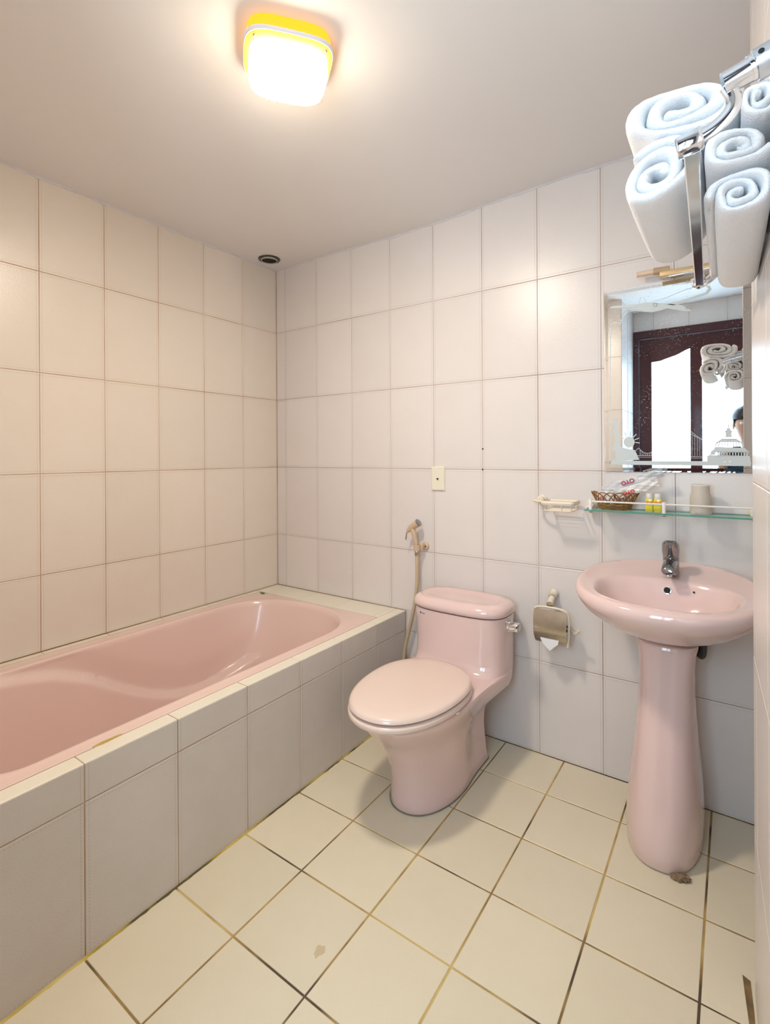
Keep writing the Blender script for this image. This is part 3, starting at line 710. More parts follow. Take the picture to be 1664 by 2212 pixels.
etch('etched_statue', [[(190, 1412), (235, 1402), (242, 1440), (222, 1470), (235, 1540), (262, 1650), (275, 1672), (270, 1800), (215, 1798), (220, 1715), (195, 1700), (200, 1650), (215, 1625), (205, 1560), (192, 1500), (195, 1462), (182, 1440)],
      arcp(345, 1625, 52, 50, 0, 345, 18), [(275, 1672), (330, 1690), (400, 1700), (440, 1790), (300, 1800), (270, 1800)]],
     [([(345+55*math.cos(a), 1620-50*math.sin(a)), (345+100*math.cos(a), 1620-95*math.sin(a))], .003) for a in [math.radians(v) for v in (-8, 20, 48, 82, 115, 148)]])
cab = lambda a, b, sag, n=10: [(a[0]+(b[0]-a[0])*i/n, a[1]+(b[1]-a[1])*i/n+sag*4*(i/n)*(1-i/n)) for i in range(n+1)]
c1 = cab((745, 1375), (570, 1720), 95); c2 = cab((800, 1375), (1160, 1625), 70); c3 = cab((810, 1480), (1160, 1655), 15); c4 = cab((435, 1680), (560, 1715), 30)
hang = []
def cab_y(c, x):
    for (a, b), (d_, e) in zip(c, c[1:]):
        if min(a, d_) <= x <= max(a, d_): return b+(e-b)*(x-a)/(d_-a)
    return c[-1][1]
for x in range(590, 740, 19): hang.append(([(x, cab_y(c1, x)), (x, 1752)], .0006))
for x in range(815, 1110, 24): hang.append(([(x, cab_y(c2, x)), (x, 1752)], .0008))
for x in range(450, 560, 17): hang.append(([(x, cab_y(c4, x)), (x, 1750)], .0012))
etch('etched_bridge', [], [(c1, .0012), (c2, .0014), (c3, .0012), (c4, .0016), ([(398, 1712), (435, 1680)], .0016), ([(745, 1368), (742, 1425), (735, 1495), (725, 1575), (720, 1800)], .0014), ([(800, 1368), (803, 1425), (808, 1495), (815, 1575), (820, 1800)], .0014)]
     + [([(745+d0, y), (800+d1, y)], .0013) for y, d0, d1 in ((1368, 0, 0), (1428, -3, 3), (1495, -10, 8), (1575, -20, 15))]+hang)
etch('etched_dome', [[(1268, 1485), (1275, 1440), (1285, 1485)], [(1255, 1515), (1262, 1490), (1290, 1490), (1298, 1515), (1315, 1520), (1302, 1545), (1310, 1580), (1245, 1580), (1250, 1545), (1238, 1520)], [(1215, 1590), (1345, 1590), (1400, 1625), (1395, 1632), (1350, 1626), (1200, 1626), (1160, 1640), (1165, 1625)],
      [(1100, 1718), (1140, 1690), (1150, 1668), (1430, 1680), (1440, 1696), (1468, 1712), (1468, 1722), (1100, 1722)], [(1100, 1745), (1110, 1722), (1150, 1722), (1150, 1745)]],
     [([(x, 1626), (x+(x-1290)*.18, 1668)], .003) for x in range(1170, 1420, 25)]+[([(x, 1715), (x, 1755)], .0032) for x in range(1180, 1470, 27)])
bm = bmesh.new()
for x, z, s in ((1240, 1812, 15), (1290, 1806, 14)):
    q = zc(x, z); add_lathe(bm, [(.0036, 0), (.0036, .0003), (.0022, .0003)], (q[0], YE-.0003, q[1]), (0, -1, 0), 12)
for k in range(4):
    q = zc(1232+k*22, 1838); add_box(bm, q[0]-.0018, q[0]+.0016, YE-.0007, YE-.0004, q[1]-.0012, q[1]+.0014)
bm_obj('etched_maker_mark', bm, M['white'], mir, loc=(*[zc(1260, 1815)[0]], YE, zc(1260, 1815)[1]))
# picture light above the mirror
ml = thing('mirror_light', 'slim tan metal light bar with pale end cap, above the mirror', 'wall light', (2.1, -.02, 1.90))
bm = bmesh.new(); add_box(bm, 2.03, 2.26, -.052, -.030, 1.888, 1.908, bev=.003); bm_obj('light_housing', bm, M['gold'], ml, smooth=30, loc=(2.14, -.04, 1.89))
bm = bmesh.new(); add_tube(bm, [(1.955, -.04, 1.915), (2.01, -.04, 1.915)], .0095, 16); bm_obj('end_cap', bm, simple('pale_cap', (.74, .56, .42), .4), ml, smooth=40, loc=(1.98, -.04, 1.915))
bm = bmesh.new(); add_tube(bm, [(2.01, -.04, 1.915), (2.06, -.04, 1.913)], .0125, 16); bm_obj('lamp_socket', bm, simple('tan_socket', (.5, .34, .2), .4), ml, smooth=40, loc=(2.03, -.04, 1.915))
bm = bmesh.new(); add_tube(bm, [(2.06, -.066, 1.880), (2.20, -.066, 1.884), (2.20, -.03, 1.892)], .0024, 10); bm_obj('chrome_rod', bm, M['chrome'], ml, smooth=40, loc=(2.1, -.06, 1.88))
for x in (2.06, 2.20): box('wall_bracket', x, x+.04, -.030, 0, 1.892, 1.915, M['gold'], ml, bev=.002)

# ------------------------------------------------------------------ glass shelf and what stands on it
ZS = 1.047; SY = -.125
sh = thing('glass_shelf', 'narrow green-edged glass shelf with a white rail, below the mirror', 'shelf', (2.05, -.06, ZS-.006))
bm = bmesh.new(); add_box(bm, 1.785, 2.318, SY, -.008, ZS-.006, ZS, bev=.0008)
o = bm_obj('glass_panel', bm, [M['shelfglass'], M['shelfedge']], sh, loc=(2.05, -.06, ZS-.006))
for p in o.data.polygons:
    if abs(p.normal.z) < .5: p.material_index = 1
for k, x in enumerate((1.806, 2.047, 2.300)):
    bm = bmesh.new(); add_lathe(bm, [(.0062, ZS-.009), (.0072, ZS-.006)], (x, SY+.002, 0), (0, 0, 1), 14); add_lathe(bm, [(.0062, ZS), (.0062, ZS+.036), (.005, ZS+.039)], (x, SY+.002, 0), (0, 0, 1), 14)
    bm_obj('rail_post', bm, M['white'], sh, smooth=40, loc=(x, SY, ZS))
    bm = bmesh.new(); add_lathe(bm, [(.0068, ZS-.0105), (.0074, ZS-.0065)], (x, SY+.002, 0), (0, 0, 1), 14); bm_obj('post_foot', bm, M['brushed'], sh, smooth=40, loc=(x, SY, ZS-.01))
bm = bmesh.new(); add_tube(bm, [(1.806, SY+.002, ZS+.031), (2.300, SY+.002, ZS+.031)], .0032, 10); bm_obj('rail', bm, M['white'], sh, smooth=40, loc=(2.05, SY, ZS+.03))
def mount(parent, x, z, reach=.034):
    bm = bmesh.new(); add_lathe(bm, [(.020, 0), (.0205, .006), (.018, .010), (.013, .012), (.0125, .020), (.015, .024), (.015, reach), (.011, reach+.004)], (x, 0, z), (0, -1, 0), 24)
    bm_obj('wall_mount', bm, M['cream'], parent, smooth=40, loc=(x, 0, z))
mount(sh, 1.785, ZS+.008); mount(sh, 2.305, ZS+.008)
for x in (1.785, 2.305):
    bm = bmesh.new(); add_loft(bm, [[Vector((xx, y, z)) for y, z in ((-.028, ZS-.012), (-.052, ZS-.012), (-.052, ZS-.0062), (-.033, ZS-.0062), (-.033, ZS), (-.052, ZS), (-.052, ZS+.006), (-.028, ZS+.006))] for xx in (x-.014, x+.012)]); bm_obj('glass_clamp', bm, M['white'], sh, loc=(x, -.04, ZS))
# tumbler
cup = thing('tumbler', 'frosted beige plastic tumbler upside down on the shelf', 'tumbler', (2.152, -.068, ZS))
bm = bmesh.new(); add_lathe(bm, [(.032, .0005), (.0325, .004), (.0315, .055), (.0300, .066), (.0272, .072), (.0268, .096), (.0255, .099), (.021, .0985)], (2.152, -.068, ZS), (0, 0, 1), 36); bm_obj('cup_wall', bm, M['frost'], cup, smooth=40, loc=(2.152, -.068, ZS))
bm = bmesh.new(); add_lathe(bm, [(.0272, .0965), (.0276, .098), (.0272, .0995)], (2.152, -.068, ZS), (0, 0, 1), 36, cap=False); bm_obj('cup_rim', bm, M['milky'], cup, smooth=40, loc=(2.152, -.068, ZS+.097))
# text helper
def text_mesh(s, size, ext=.0004):
    cu = bpy.data.curves.new('txt', 'FONT'); cu.body = s; cu.size = size; cu.extrude = ext; cu.align_x = 'CENTER'; cu.align_y = 'CENTER'; cu.offset = size*.03
    t = bpy.data.objects.new('txt', cu); COL.objects.link(t)
    bpy.context.view_layer.update()
    me = bpy.data.meshes.new_from_object(t.evaluated_get(bpy.context.evaluated_depsgraph_get()))
    bpy.data.objects.remove(t); bpy.data.curves.remove(cu); me.name = 'lettering'; return me
def put_text(s, size, loc, du, dv, mat, parent, name='lettering'):
    me = text_mesh(s, size); me.materials.append(mat); du, dv = Vector(du).normalized(), Vector(dv).normalized(); nn = du.cross(dv)
    o = bpy.data.objects.new(name, me); COL.objects.link(o); o.parent = parent; l = Vector(loc)-Vector(parent.location)
    o.matrix_local = Matrix(((du.x, dv.x, nn.x, l.x), (du.y, dv.y, nn.y, l.y), (du.z, dv.z, nn.z, l.z), (0, 0, 0, 1))); return o
# two yellow bottles
for k, (x, y, lab) in enumerate(((1.998, -.092, 'left of the two small yellow toiletry bottles, beside the wicker basket'), (2.0255, -.094, 'right of the two small yellow toiletry bottles, nearer the tumbler'))):
    bt = thing('toiletry_bottle', lab, 'bottle', (x, y, ZS), 'yellow toiletry bottles on the shelf')
    bm = bmesh.new(); add_loft(bm, [sq_ring(x, y, a, a*.8, z, 4, 32) for a, z in ((.0118, ZS+.0005), (.0128, ZS+.003), (.0128, ZS+.044), (.0120, ZS+.047), (.0115, ZS+.048))]); bm_obj('bottle_body', bm, M['yellow'], bt, smooth=40, loc=(x, y, ZS))
    bm = bmesh.new(); add_lathe(bm, [(.0108, ZS+.048), (.0112, ZS+.050), (.0108, ZS+.064), (.0100, ZS+.066)], (x, y, 0), (0, 0, 1), 24); bm_obj('bottle_cap', bm, M['milky'], bt, smooth=40, loc=(x, y, ZS+.048))
    put_text('OYO', .0088, (x+.001, y-.0108, ZS+.035), (1, 0, 0), (0, 0, 1), M['red'], bt)
# wicker basket
KX, KY = 1.880, -.066
bsk = thing('wicker_basket', 'small oval brown wicker basket at the left end of the shelf', 'basket', (KX, KY, ZS))
M['wick'] = simple('wicker', (.34, .14, .035), .5, var=.4, vscale=80); M['wick2'] = simple('wicker_base', (.36, .20, .05), .5, var=.75, vscale=110)
def bpt(th, h):   # h 0..1 up the flaring side
    a = .058+.024*h; b_ = .033+.016*h; return Vector((KX+a*math.cos(th), KY+b_*math.sin(th), ZS+.018+.046*h))
for i in range(17):
    th0 = 2*PI*i/17; bm = bmesh.new()
    add_tube(bm, [bpt(th0+1.15*(s/14), math.sin(PI*s/14)**.75)+Vector((0, 0, 0)) for s in range(15)], .0021, 6); bm_obj('wicker_strand', bm, M['wick'], bsk, smooth=60, loc=bpt(th0, 0))
for j in range(4):
    bm = bmesh.new(); P = []
    for s in range(73):
        th = 2*PI*s/72; a = .053+.0016*j+.0012*math.sin(9*th+j*PI); P.append((KX+a*math.cos(th), KY+(a-.020)*math.sin(th), ZS+.0035+.0048*j+.001*math.sin(9*th+j*PI)))
    add_tube(bm, P, .0033, 6); bm_obj('woven_band', bm, M['wick2'], bsk, smooth=60, loc=(KX, KY, ZS+.004+.005*j))
bm = bmesh.new(); add_loft(bm, [sq_ring(KX, KY, .053, .033, z, 2, 32) for z in (ZS+.002, ZS+.006)]); bm_obj('basket_base', bm, M['wick2'], bsk, loc=(KX, KY, ZS))
# sachets: crumpled film envelopes
def sachet(name, label, c, du, dv, w_, h_, th, mat, crumple=.0022, seed=1, tail=0):
    rnd = random.Random(seed); du, dv = Vector(du).normalized(), Vector(dv).normalized(); nn = du.cross(dv).normalized(); dv = nn.cross(du); c = Vector(c)
    bm = bmesh.new(); nu, nv = 26, 10; lay = []
    ph = [rnd.uniform(0, 6) for _ in range(8)]
    for sg in (1, -1):
        g_ = []
        for i in range(nu+1):
            row = []
            for j in range(nv+1):
                u, v = i/nu*2-1, j/nv*2-1
                t = th*(1-abs(u)**4)*(1-v*v)**.6
                if tail and u > .45: t *= 1-.6*(u-.45)/.55
                cr = crumple*(math.sin(7*u+3*v+ph[0])+math.sin(11*u-5*v+ph[1])+math.sin(17*u+9*v+ph[2]))*(1+tail*max(0, u-.3)*3)
                row.append(bm.verts.new(c+du*(u*w_/2)+dv*(v*h_/2*(1-.25*tail*max(0, u)))+nn*(sg*t+cr)))
            g_.append(row)
        lay.append(g_)
    for g_ in lay:
        for i in range(nu):
            for j in range(nv): bm.faces.new((g_[i][j], g_[i+1][j], g_[i+1][j+1], g_[i][j+1]))
    bmesh.ops.remove_doubles(bm, verts=bm.verts, dist=1e-5)
    return bm, nn
def sachet_thing(label, c, du, dv, w_, h_, th, mat, seed, tail, txt, tmat, tu, tv, tsize):
    t = thing('toiletry_sachet', label, 'sachet', c)
    bm, nn = sachet('film', label, c, du, dv, w_, h_, th, mat, seed=seed, tail=tail, crumple=.0016)
    bm_obj('film_envelope', bm, mat, t, smooth=70, loc=c)
    du_, dv_ = Vector(du).normalized(), Vector(dv).normalized(); n0 = du_.cross(dv_); dv_ = n0.cross(du_)
    nf = n0 if n0.y < 0 else -n0
    p = Vector(c)+du_*tu+dv_*tv+nf*(th+.0035)
    # print runs upside down, as the envelopes lie
    put_text(txt, tsize, p, tuple(-du_), tuple(-(nf.cross(du_))), tmat, t)
    return t, du_, dv_, nf
du = (.205, -.01, .078)
s1, a, b_, nf = sachet_thing('clear plastic toiletry sachet with crimson lettering, uppermost on the wicker basket', (1.938, -.062, 1.150), du, (-.02, .0, .06), .215, .040, .0045, M['clear'], 3, 1, 'OYO', M['crimson'], -.012, .006, .021)
bm = bmesh.new(); add_box(bm, -.085, .03, -.0015, .0015, -.012, .002, Matrix.Translation((1.938, -.060, 1.150)) @ Matrix(((a.x, nf.x, b_.x, 0), (a.y, nf.y, b_.y, 0), (a.z, nf.z, b_.z, 0), (0, 0, 0, 1))), bev=.0008); bm_obj('comb', bm, M['white'], s1, loc=(1.93, -.06, 1.15))
s2, a, b_, nf = sachet_thing('milky white toiletry sachet with red lettering, leaning across the wicker basket', (1.955, -.082, 1.127), (.18, -.008, .062), (-.02, 0, .06), .15, .034, .005, M['milky'], 5, .4, 'OYO', M['red'], -.026, -.004, .018)
bm = bmesh.new(); add_box(bm, -.01, .05, -.002, .002, -.008, .008, Matrix.Translation((1.957, -.080, 1.128)) @ Matrix(((a.x, nf.x, b_.x, 0), (a.y, nf.y, b_.y, 0), (a.z, nf.z, b_.z, 0), (0, 0, 0, 1))), bev=.001); bm_obj('paper_insert', bm, M['white'], s2, loc=(1.96, -.08, 1.13))
s3, a, b_, nf = sachet_thing('small white sachet with red print standing inside the wicker basket', (1.850, -.082, 1.092), (1, .0, -.02), (0, .12, 1), .058, .046, .003, M['milky'], 9, 0, 'O', M['red'], -.012, -.002, .012)

# ------------------------------------------------------------------ soap dish
sd = thing('soap_dish', 'cream wire soap dish fixed to the wall left of the glass shelf', 'soap dish', (1.67, -.07, 1.04))
mount(sd, 1.590, 1.066)
bm = bmesh.new(); add_tube(bm, spline([(1.590, -.034, 1.066), (1.575, -.06, 1.066), (1.590, -.085, 1.066), (1.625, -.095, 1.066)]), .006, 10); bm_obj('support_arm', bm, M['cream'], sd, smooth=50, loc=(1.59, -.06, 1.066))
def loop(x0, x1, y0, y1, z, r=.012, n=6):
    P = []
    for cx, cy, a0 in ((x1-r, y1-r, 0), (x0+r, y1-r, 90), (x0+r, y0+r, 180), (x1-r, y0+r, 270)):
        for i in range(n+1): t = math.radians(a0+90*i/n); P.append(Vector((cx+r*math.cos(t), cy+r*math.sin(t), z)))
    P.append(P[0].copy()); return P
bm = bmesh.new(); add_tube(bm, loop(1.622, 1.745, -.128, -.022, 1.064), .0, 4, flat=(.0075, .0028)); bm_obj('tray_rim', bm, M['cream'], sd, smooth=40, loc=(1.68, -.07, 1.064))
bm = bmesh.new(); add_tube(bm, loop(1.63, 1.737, -.12, -.03, 1.034), .0026, 8); bm_obj('tray_base_loop', bm, M['cream'], sd, smooth=50, loc=(1.68, -.07, 1.034))
for i in range(7):
    y = -.108+i*.0115; bm = bmesh.new(); add_tube(bm, [(1.632, y, 1.034), (1.735, y, 1.034)], .0017, 8); bm_obj('tray_wire', bm, M['cream'], sd, smooth=50, loc=(1.68, y, 1.034))
for x, y in ((1.650, -.126), (1.70, -.126), (1.735, -.118), (1.735, -.04), (1.635, -.118), (1.635, -.04)):
    bm = bmesh.new(); add_tube(bm, [(x, y, 1.064), (x, y+(.006 if y < -.1 else -.002), 1.034)], .0022, 8); bm_obj('tray_upright', bm, M['cream'], sd, smooth=50, loc=(x, y, 1.05))

# ------------------------------------------------------------------ toilet paper holder and roll
tp = thing('paper_holder', 'toilet paper holder with a worn chrome cover plate between toilet and basin', 'paper holder', (1.645, -.07, .58))
bm = bmesh.new(); add_lathe(bm, [(.018, 0), (.019, .006), (.0165, .010), (.0155, .030), (.0175, .034)], (1.636, 0, .684), (0, -.85, -.25), 24); bm_obj('wall_mount', bm, M['cream'], tp, smooth=40, loc=(1.636, 0, .68))
bm = bmesh.new(); add_tube(bm, [(1.637, -.030, .674), (1.640, -.078, .655)], .0125, 18); bm_obj('arm', bm, M['cream'], tp, smooth=40, loc=(1.638, -.05, .665))
bm = bmesh.new(); add_lathe(bm, [(.0132, 0), (.0138, .002), (.0132, .004)], (1.6372, -.034, .6725), (.05, -.93, -.36), 20); bm_obj('dark_ring', bm, M['darkchrome'], tp, smooth=40, loc=(1.638, -.035, .67))
bm = bmesh.new(); add_lathe(bm, [(.0128, 0), (.0133, .0018), (.0110, .003)], (1.640, -.078, .655), (.05, -.93, -.36), 20); bm_obj('end_cap', bm, M['brushed'], tp, smooth=40, loc=(1.64, -.08, .655))
fr = spline([(1.712, -.085, .50), (1.716, -.085, .56), (1.716, -.085, .61), (1.706, -.085, .634), (1.685, -.085, .643), (1.645, -.085, .645), (1.605, -.085, .643), (1.584, -.085, .634), (1.576, -.085, .61), (1.576, -.085, .575)], 5)
bm = bmesh.new(); add_tube(bm, fr, .0, 8, flat=(.0055, .0045)); bm_obj('frame_loop', bm, M['cream'], tp, smooth=50, loc=(1.645, -.085, .6))
bm = bmesh.new(); rows = []
for i in range(17):
    t = i/16
    if t < .55: y, z = -.091-.012*math.sin(t/.55*PI/2), .635-.075*t/.55
    else: u = (t-.55)/.45; y, z = -.103+.03*u*u, .56-.062*u
    rows.append((y, z))
f_, b__ = [], []
for y, z in rows: f_.append((y, z)); b__.append((y+.0016, z))
add_loft(bm, [[Vector((x, y, z)) for y, z in f_+b__[::-1]] for x in [1.581+.129*k/6 for k in range(7)]]); bm_obj('cover_plate', bm, M['brushed'], tp, smooth=40, loc=(1.645, -.1, .57))
bm = bmesh.new(); add_tube(bm, spline([(1.714, -.05, .560), (1.726, -.06, .552), (1.742, -.075, .558), (1.750, -.08, .572)]), .0055, 10); bm_obj('spindle_hook', bm, M['cream'], tp, smooth=50, loc=(1.73, -.06, .56))
bm = bmesh.new(); add_tube(bm, [(1.577, -.05, .560), (1.714, -.05, .560)], .005, 10); bm_obj('spindle', bm, M['cream'], tp, smooth=50, loc=(1.645, -.05, .56))
rl = thing('toilet_paper_roll', 'white toilet paper roll with a folded point, under the chrome cover plate', 'toilet paper', (1.645, -.05, .52))
bm = bmesh.new()
add_loft(bm, [[Vector((x, -.05+r*math.cos(k*2*PI/36), .560+r*math.sin(k*2*PI/36))) for k in range(36)] for x, r in ((1.592, .014), (1.592, .038), (1.5925, .040), (1.6985, .040), (1.699, .038), (1.699, .014))], False, False)
bm_obj('roll', bm, M['paper'], rl, smooth=40, loc=(1.645, -.05, .56))
bm = bmesh.new(); add_loft(bm, [[Vector((x, y, z)) for x, z in ((1.600, .53), (1.68, .53), (1.675, .505), (1.642, .474), (1.615, .500))] for y in (-.0915, -.0905)]); bm_obj('folded_point', bm, M['paper'], rl, loc=(1.64, -.091, .5))

# ------------------------------------------------------------------ hand bidet sprayer
hs = thing('bidet_sprayer', 'beige hand bidet sprayer with a long hose, between tub and toilet', 'bidet sprayer', (.985, -.05, .27))
bm = bmesh.new()
add_tube(bm, spline([(1.003, -.048, .796), (1.000, -.049, .83), (.993, -.05, .865), (.984, -.05, .892), (.980, -.05, .905)], 5), [.0098]*6+[.0108]*5+[.0125]*5+[.0135]*5, 16)
add_tube(bm, [(.955, -.052, .888), (.972, -.051, .905), (1.000, -.050, .924), (1.014, -.05, .933)], [.009, .015, .0168, .0180], 18)
bm_obj('sprayer_body', bm, M['beige'], hs, smooth=50, loc=(.99, -.05, .85))
bm = bmesh.new(); add_lathe(bm, [(.0185, 0), (.0190, .003), (.016, .006), (.004, .0065)], (1.012, -.05, .932), (.82, .02, .56), 22); bm_obj('spray_face', bm, M['darkchrome'], hs, smooth=40, loc=(1.015, -.05, .935))
bm = bmesh.new(); add_tube(bm, spline([(.960, -.052, .892), (.950, -.052, .880), (.946, -.052, .862), (.944, -.052, .846)], 4), 0, 8, flat=(.0022, .006)); bm_obj('trigger', bm, M['satin'], hs, smooth=50, loc=(.95, -.052, .87))
bm = bmesh.new(); add_lathe(bm, [(.0105, 0), (.0112, .004), (.0112, .020), (.010, .024)], (1.0035, -.048, .776), (0, 0, 1), 16); bm_obj('hose_nut', bm, M['brushed'], hs, smooth=40, loc=(1.0035, -.048, .78))
bm = bmesh.new(); add_tube(bm, spline([(1.003, -.048, .775), (1.004, -.048, .72), (1.003, -.048, .643), (.992, -.048, .56), (.976, -.048, .484), (.950, -.046, .39), (.930, -.045, .31), (.922, -.045, .22), (.935, -.040, .15), (.97, -.030, .12), (1.0, -.012, .12)], 6), .0088, 12); bm_obj('hose', bm, M['hose'], hs, smooth=60, loc=(.97, -.048, .5))
hd = thing('sprayer_holder', 'small beige wall clip holding the bidet sprayer', 'wall clip', (1.03, 0, .815))
bm = bmesh.new(); add_lathe(bm, [(.020, .0), (.0205, .004), (.019, .008), (.012, .012)], (1.024, 0, .816), (0, -1, 0), 26); bm_obj('mounting_disc', bm, M['beige'], hd, smooth=40, loc=(1.04, 0, .816))
bm = bmesh.new(); add_box(bm, 1.010, 1.028, -.040, -.006, .802, .829, bev=.004)
ca, cb = [], []
for i in range(15):
    t = math.radians(-50+280*i/14); ca.append((1.0035+.0165*math.cos(t-2.2), -.048+.0165*math.sin(t-2.2))); cb.append((1.0035+.0132*math.cos(t-2.2), -.048+.0132*math.sin(t-2.2)))
add_loft(bm, [[Vector((x, y, z)) for x, y in ca+cb[::-1]] for z in (.800, .828)])
bm_obj('clip_jaw', bm, M['beige'], hd, smooth=40, loc=(1.02, -.03, .81))
bm = bmesh.new(); add_lathe(bm, [(.0042, 0), (.0042, .0015)], (1.030, -.0115, .816), (0, -1, 0), 12); bm_obj('screw', bm, M['darkgrey'], hd, loc=(1.03, -.012, .816))
# ------------------------------------------------------------------ outlet plate
sp = thing('phone_outlet', 'ivory telephone outlet plate on the back wall above the toilet', 'wall outlet', (1.097, 0, 1.143))
bm = bmesh.new(); add_loft(bm, [[Vector((x, y, z)) for x, z in o_] for y, o_ in ((0, [(1.062, 1.086), (1.132, 1.086), (1.132, 1.200), (1.062, 1.200)]), (-.005, [(1.062, 1.086), (1.132, 1.086), (1.132, 1.200), (1.062, 1.200)]), (-.009, [(1.066, 1.090), (1.128, 1.090), (1.128, 1.196), (1.066, 1.196)]))])
bm_obj('plate', bm, M['ivory'], sp, loc=(1.097, 0, 1.143))
bm = bmesh.new(); add_box(bm, 1.087, 1.105, -.0105, -.009, 1.131, 1.149, bev=.0005); bm_obj('jack_surround', bm, M['ivory'], sp, loc=(1.096, -.01, 1.14))
bm = bmesh.new(); add_loft(bm, [[Vector((x, y, z)) for x, z in ((1.091, 1.145), (1.102, 1.145), (1.102, 1.139), (1.099, 1.139), (1.099, 1.135), (1.094, 1.135), (1.094, 1.139), (1.091, 1.139))] for y in (-.0104, -.0108)]); bm_obj('jack_socket', bm, M['black'], sp, loc=(1.096, -.01, 1.14))
for z in (1.184, 1.101):
    bm = bmesh.new(); add_lathe(bm, [(.0055, 0), (.0055, .0006), (.0045, .0007), (.0042, .0001)], (1.096, -.009, z), (0, -1, 0), 18); bm_obj('screw_cover', bm, M['ivory'], sp, loc=(1.096, -.009, z))

# ------------------------------------------------------------------ ceiling: lamp and vent
lx, ly_ = 1.238, -1.106; zc_ = ceil_z(lx, ly_); LR = math.radians(51.5)
lamp = thing('ceiling_lamp', 'lit rounded rectangular ceiling lamp glowing yellow at its rim', 'ceiling lamp', (lx, ly_, zc_))
bm = bmesh.new(); add_loft(bm, [sq_ring(lx, ly_, a, b_, z, 4, 64, LR) for a, b_, z in ((.110, .090, zc_), (.113, .093, zc_-.008), (.113, .093, 2.353))]); bm_obj('base_pan', bm, M['lamppan'], lamp, smooth=40, loc=(lx, ly_, zc_))
bm = bmesh.new(); add_loft(bm, [sq_ring(lx, ly_, a, b_, z, 4, 64, LR) for a, b_, z in ((.117, .097, 2.353), (.1205, .1005, 2.351), (.1205, .1005, 2.345), (.118, .098, 2.341))]); bm_obj('rim_edge', bm, simple('lamp_edge', (.85, .78, .78), .4), lamp, smooth=40, loc=(lx, ly_, 2.35))
bm = bmesh.new(); add_loft(bm, [sq_ring(lx, ly_, a, b_, z, 3.8, 64, LR) for a, b_, z in ((.1175, .0975, 2.341), (.115, .095, 2.338), (.105, .085, 2.333))]); bm_obj('yellow_rim', bm, M['lampring'], lamp, smooth=40, loc=(lx, ly_, 2.34))
bm = bmesh.new(); add_loft(bm, [sq_ring(lx, ly_, a, b_, z, 3.6, 64, LR) for a, b_, z in ((.104, .084, 2.333), (.106, .086, 2.315), (.106, .086, 2.300), (.100, .080, 2.286))]); bm_obj('diffuser_side', bm, M['lampside'], lamp, smooth=60, loc=(lx, ly_, 2.31))
bm = bmesh.new(); add_loft(bm, [sq_ring(lx, ly_, a, b_, z, 3.6, 64, LR) for a, b_, z in ((.100, .080, 2.2855), (.094, .074, 2.280), (.080, .062, 2.275), (.055, .042, 2.272), (.02, .016, 2.271))], True, True); bm_obj('diffuser', bm, M['lampglow'], lamp, smooth=60, loc=(lx, ly_, 2.29))
for sx, sy in ((-.093, -.076), (.093, -.076)):
    p = Vector((lx+sx*math.cos(LR)-sy*math.sin(LR), ly_+sx*math.sin(LR)+sy*math.cos(LR), 2.337))
    bm = bmesh.new(); add_lathe(bm, [(.0035, 0), (.0035, .003), (.0015, .0045)], p, (0, 0, -1), 12); bm_obj('screw', bm, M['brushed'], lamp, smooth=40, loc=p)
vx, vy = .106, -.150; vz = ceil_z(vx, vy)
vent = thing('vent_pipe', 'round black vent pipe opening in the ceiling corner above the tub', 'vent', (vx, vy, vz))
bm = bmesh.new(); add_lathe(bm, [(.040, -.002), (.056, .0), (.061, .0015), (.0585, .006), (.052, .007), (.047, .003)], (vx, vy, vz), (0, 0, -1), 40); bm_obj('sealing_collar', bm, simple('black_mastic', (.015, .014, .013), .25, bump=1, bscale=60, coat=.6), vent, smooth=60, loc=(vx, vy, vz))
bm = bmesh.new(); pr = [(.0425, .006), (.0425, .012), (.0445, .0125), (.0455, .011), (.0455, .004)]; add_lathe(bm, pr, (vx, vy, vz), (0, 0, -1), 40, cap=False); bm_obj('pipe_rim', bm, simple('cream_pipe', (.62, .56, .46), .4), vent, smooth=30, loc=(vx, vy, vz))
bm = bmesh.new(); add_lathe(bm, [(.043, .0065), (.043, .0072)], (vx, vy, vz), (0, 0, -1), 40); bm_obj('dark_opening', bm, M['black'], vent, loc=(vx, vy, vz))

